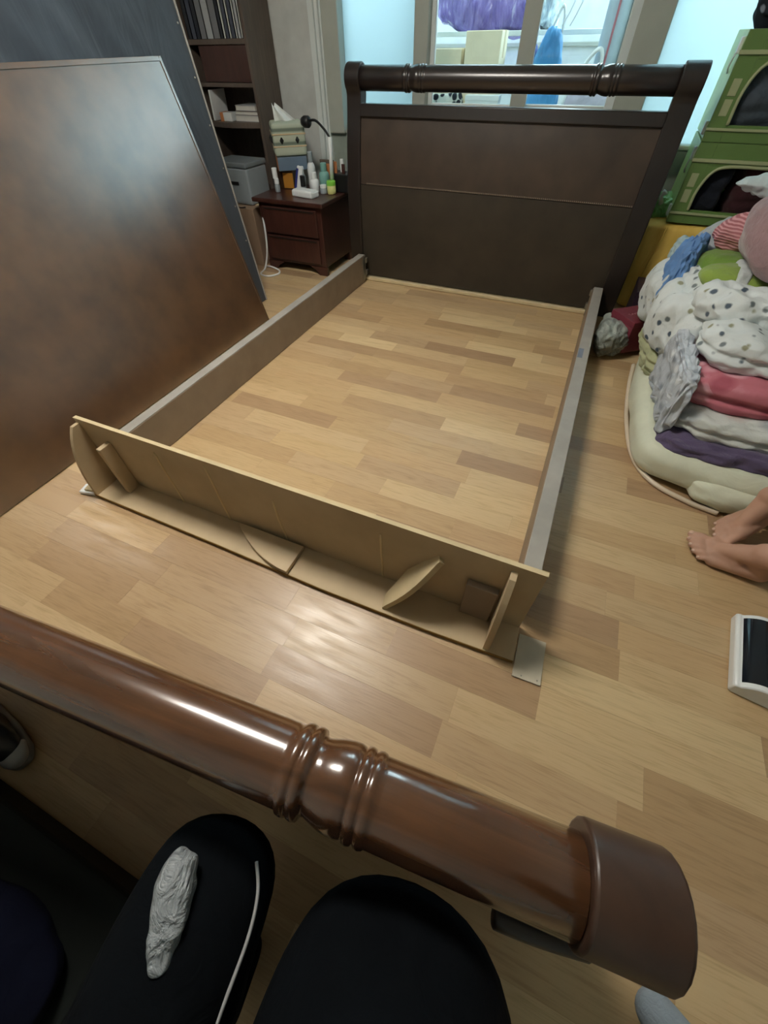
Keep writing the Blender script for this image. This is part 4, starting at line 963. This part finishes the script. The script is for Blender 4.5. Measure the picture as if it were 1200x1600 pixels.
# someone standing just outside the frame: grey sock, dark trousers
p3 = thing('person', 'person standing at the lower edge with only a grey sock foot in view', 'person', (0, 0, 0))
V_ = [((2.15, -3.16, .86), .13), ((2.15, -3.17, 1.05), .12), ((2.07, -3.10, .80), .085), ((2.06, -3.03, .46), .062), ((2.055, -2.985, .14), .045),
      ((2.24, -3.24, .80), .085), ((2.25, -3.22, .46), .062), ((2.25, -3.20, .14), .045)]
skin_body('trousers', V_, [(0, 1), (0, 2), (2, 3), (3, 4), (0, 5), (5, 6), (6, 7)], M['black_cloth'], p3, 0, 2)
for ax_, hx, tx in (((2.055, -2.985, .12), (2.075, -2.998, .034), (1.882, -2.878, .030)), ((2.25, -3.20, .12), (2.27, -3.205, .034), (2.08, -3.13, .030))):
    A, H, T = Vector(ax_), Vector(hx), Vector(tx)
    skin_body('sock', [(ax_, .036), (hx, .034), (tuple(H.lerp(T, .45) + Vector((0, 0, .018))), .040), (tuple(H.lerp(T, .78)), (.040, .030)), (tuple(T), (.030, .022))], [(0, 1), (0, 2), (2, 3), (3, 4)], M['sock'], p3, 2, 2)

# ------------------------------------------------------------------ dark things behind the footboard
bn = thing('storage_bench', 'low dark grey green bench behind the footboard', 'bench', (.55, -3.35, 0))
MB().box(-.36, .46, -.18, .215, .02, .105).build('body', M['dark_box'], bn, bevel=.006)
MB().box(-.365, .465, -.185, .22, .106, .140).build('seat_top', M['dark_box'], bn, bevel=.012, seg=3)
for x in (-.33, .41):
    for y in (-.15, .18): MB().box(x, x + .03, y, y + .03, 0, .02).build('foot', BLK, bn)
tag(soft('jacket', M['navy'], [(.42, -3.52), (1.00, -3.50), (1.00, -3.19), (.50, -3.22)], .142, .205, amp=.010, nscale=7, seed=75, p=4), 'navy blue jacket thrown on the dark bench', 'jacket')
sh_ = thing('shoe', 'black sports shoe with pale stripes beside the dark bench', 'shoe', (.418, -3.075, 0), math.radians(-8))
sh_.scale = (.86, .86, .86)
so_ = soft('sole', mt('grey_sole', 150, 152, 150), [(-.14, -.043), (.135, -.036), (.135, .036), (-.14, .043)], .002, .030, sh_, cuts=10, p=3.5, pz=6, amp=.001)
up_ = soft('upper', BLK, [(-.135, -.040), (.115, -.036), (.115, .036), (-.135, .040)], .028, .105, sh_, cuts=12, p=3.2, pz=2.4, amp=.002)
for v in up_.data.vertices:
    if v.co.x > -.02: v.co.z = .028 + (v.co.z - .028) * max(.45, 1 - (v.co.x + .02) * 4.2)
for x in (.035, .068):
    MB().tube(smooth_line([(x - .035, -.040, .034), (x - .018, -.036, .056 - x * .2), (x, -.014, .078 - x * .5), (x + .006, .012, .078 - x * .5)]), .0065, 6).build('stripe', W, sh_, smooth=True)
tc_ = soft('toe_cap', mt('grey_toe', 168, 172, 172), [(.075, -.036), (.137, -.026), (.137, .026), (.075, .036)], .024, .052, sh_, cuts=8, p=3, pz=3, amp=.001)
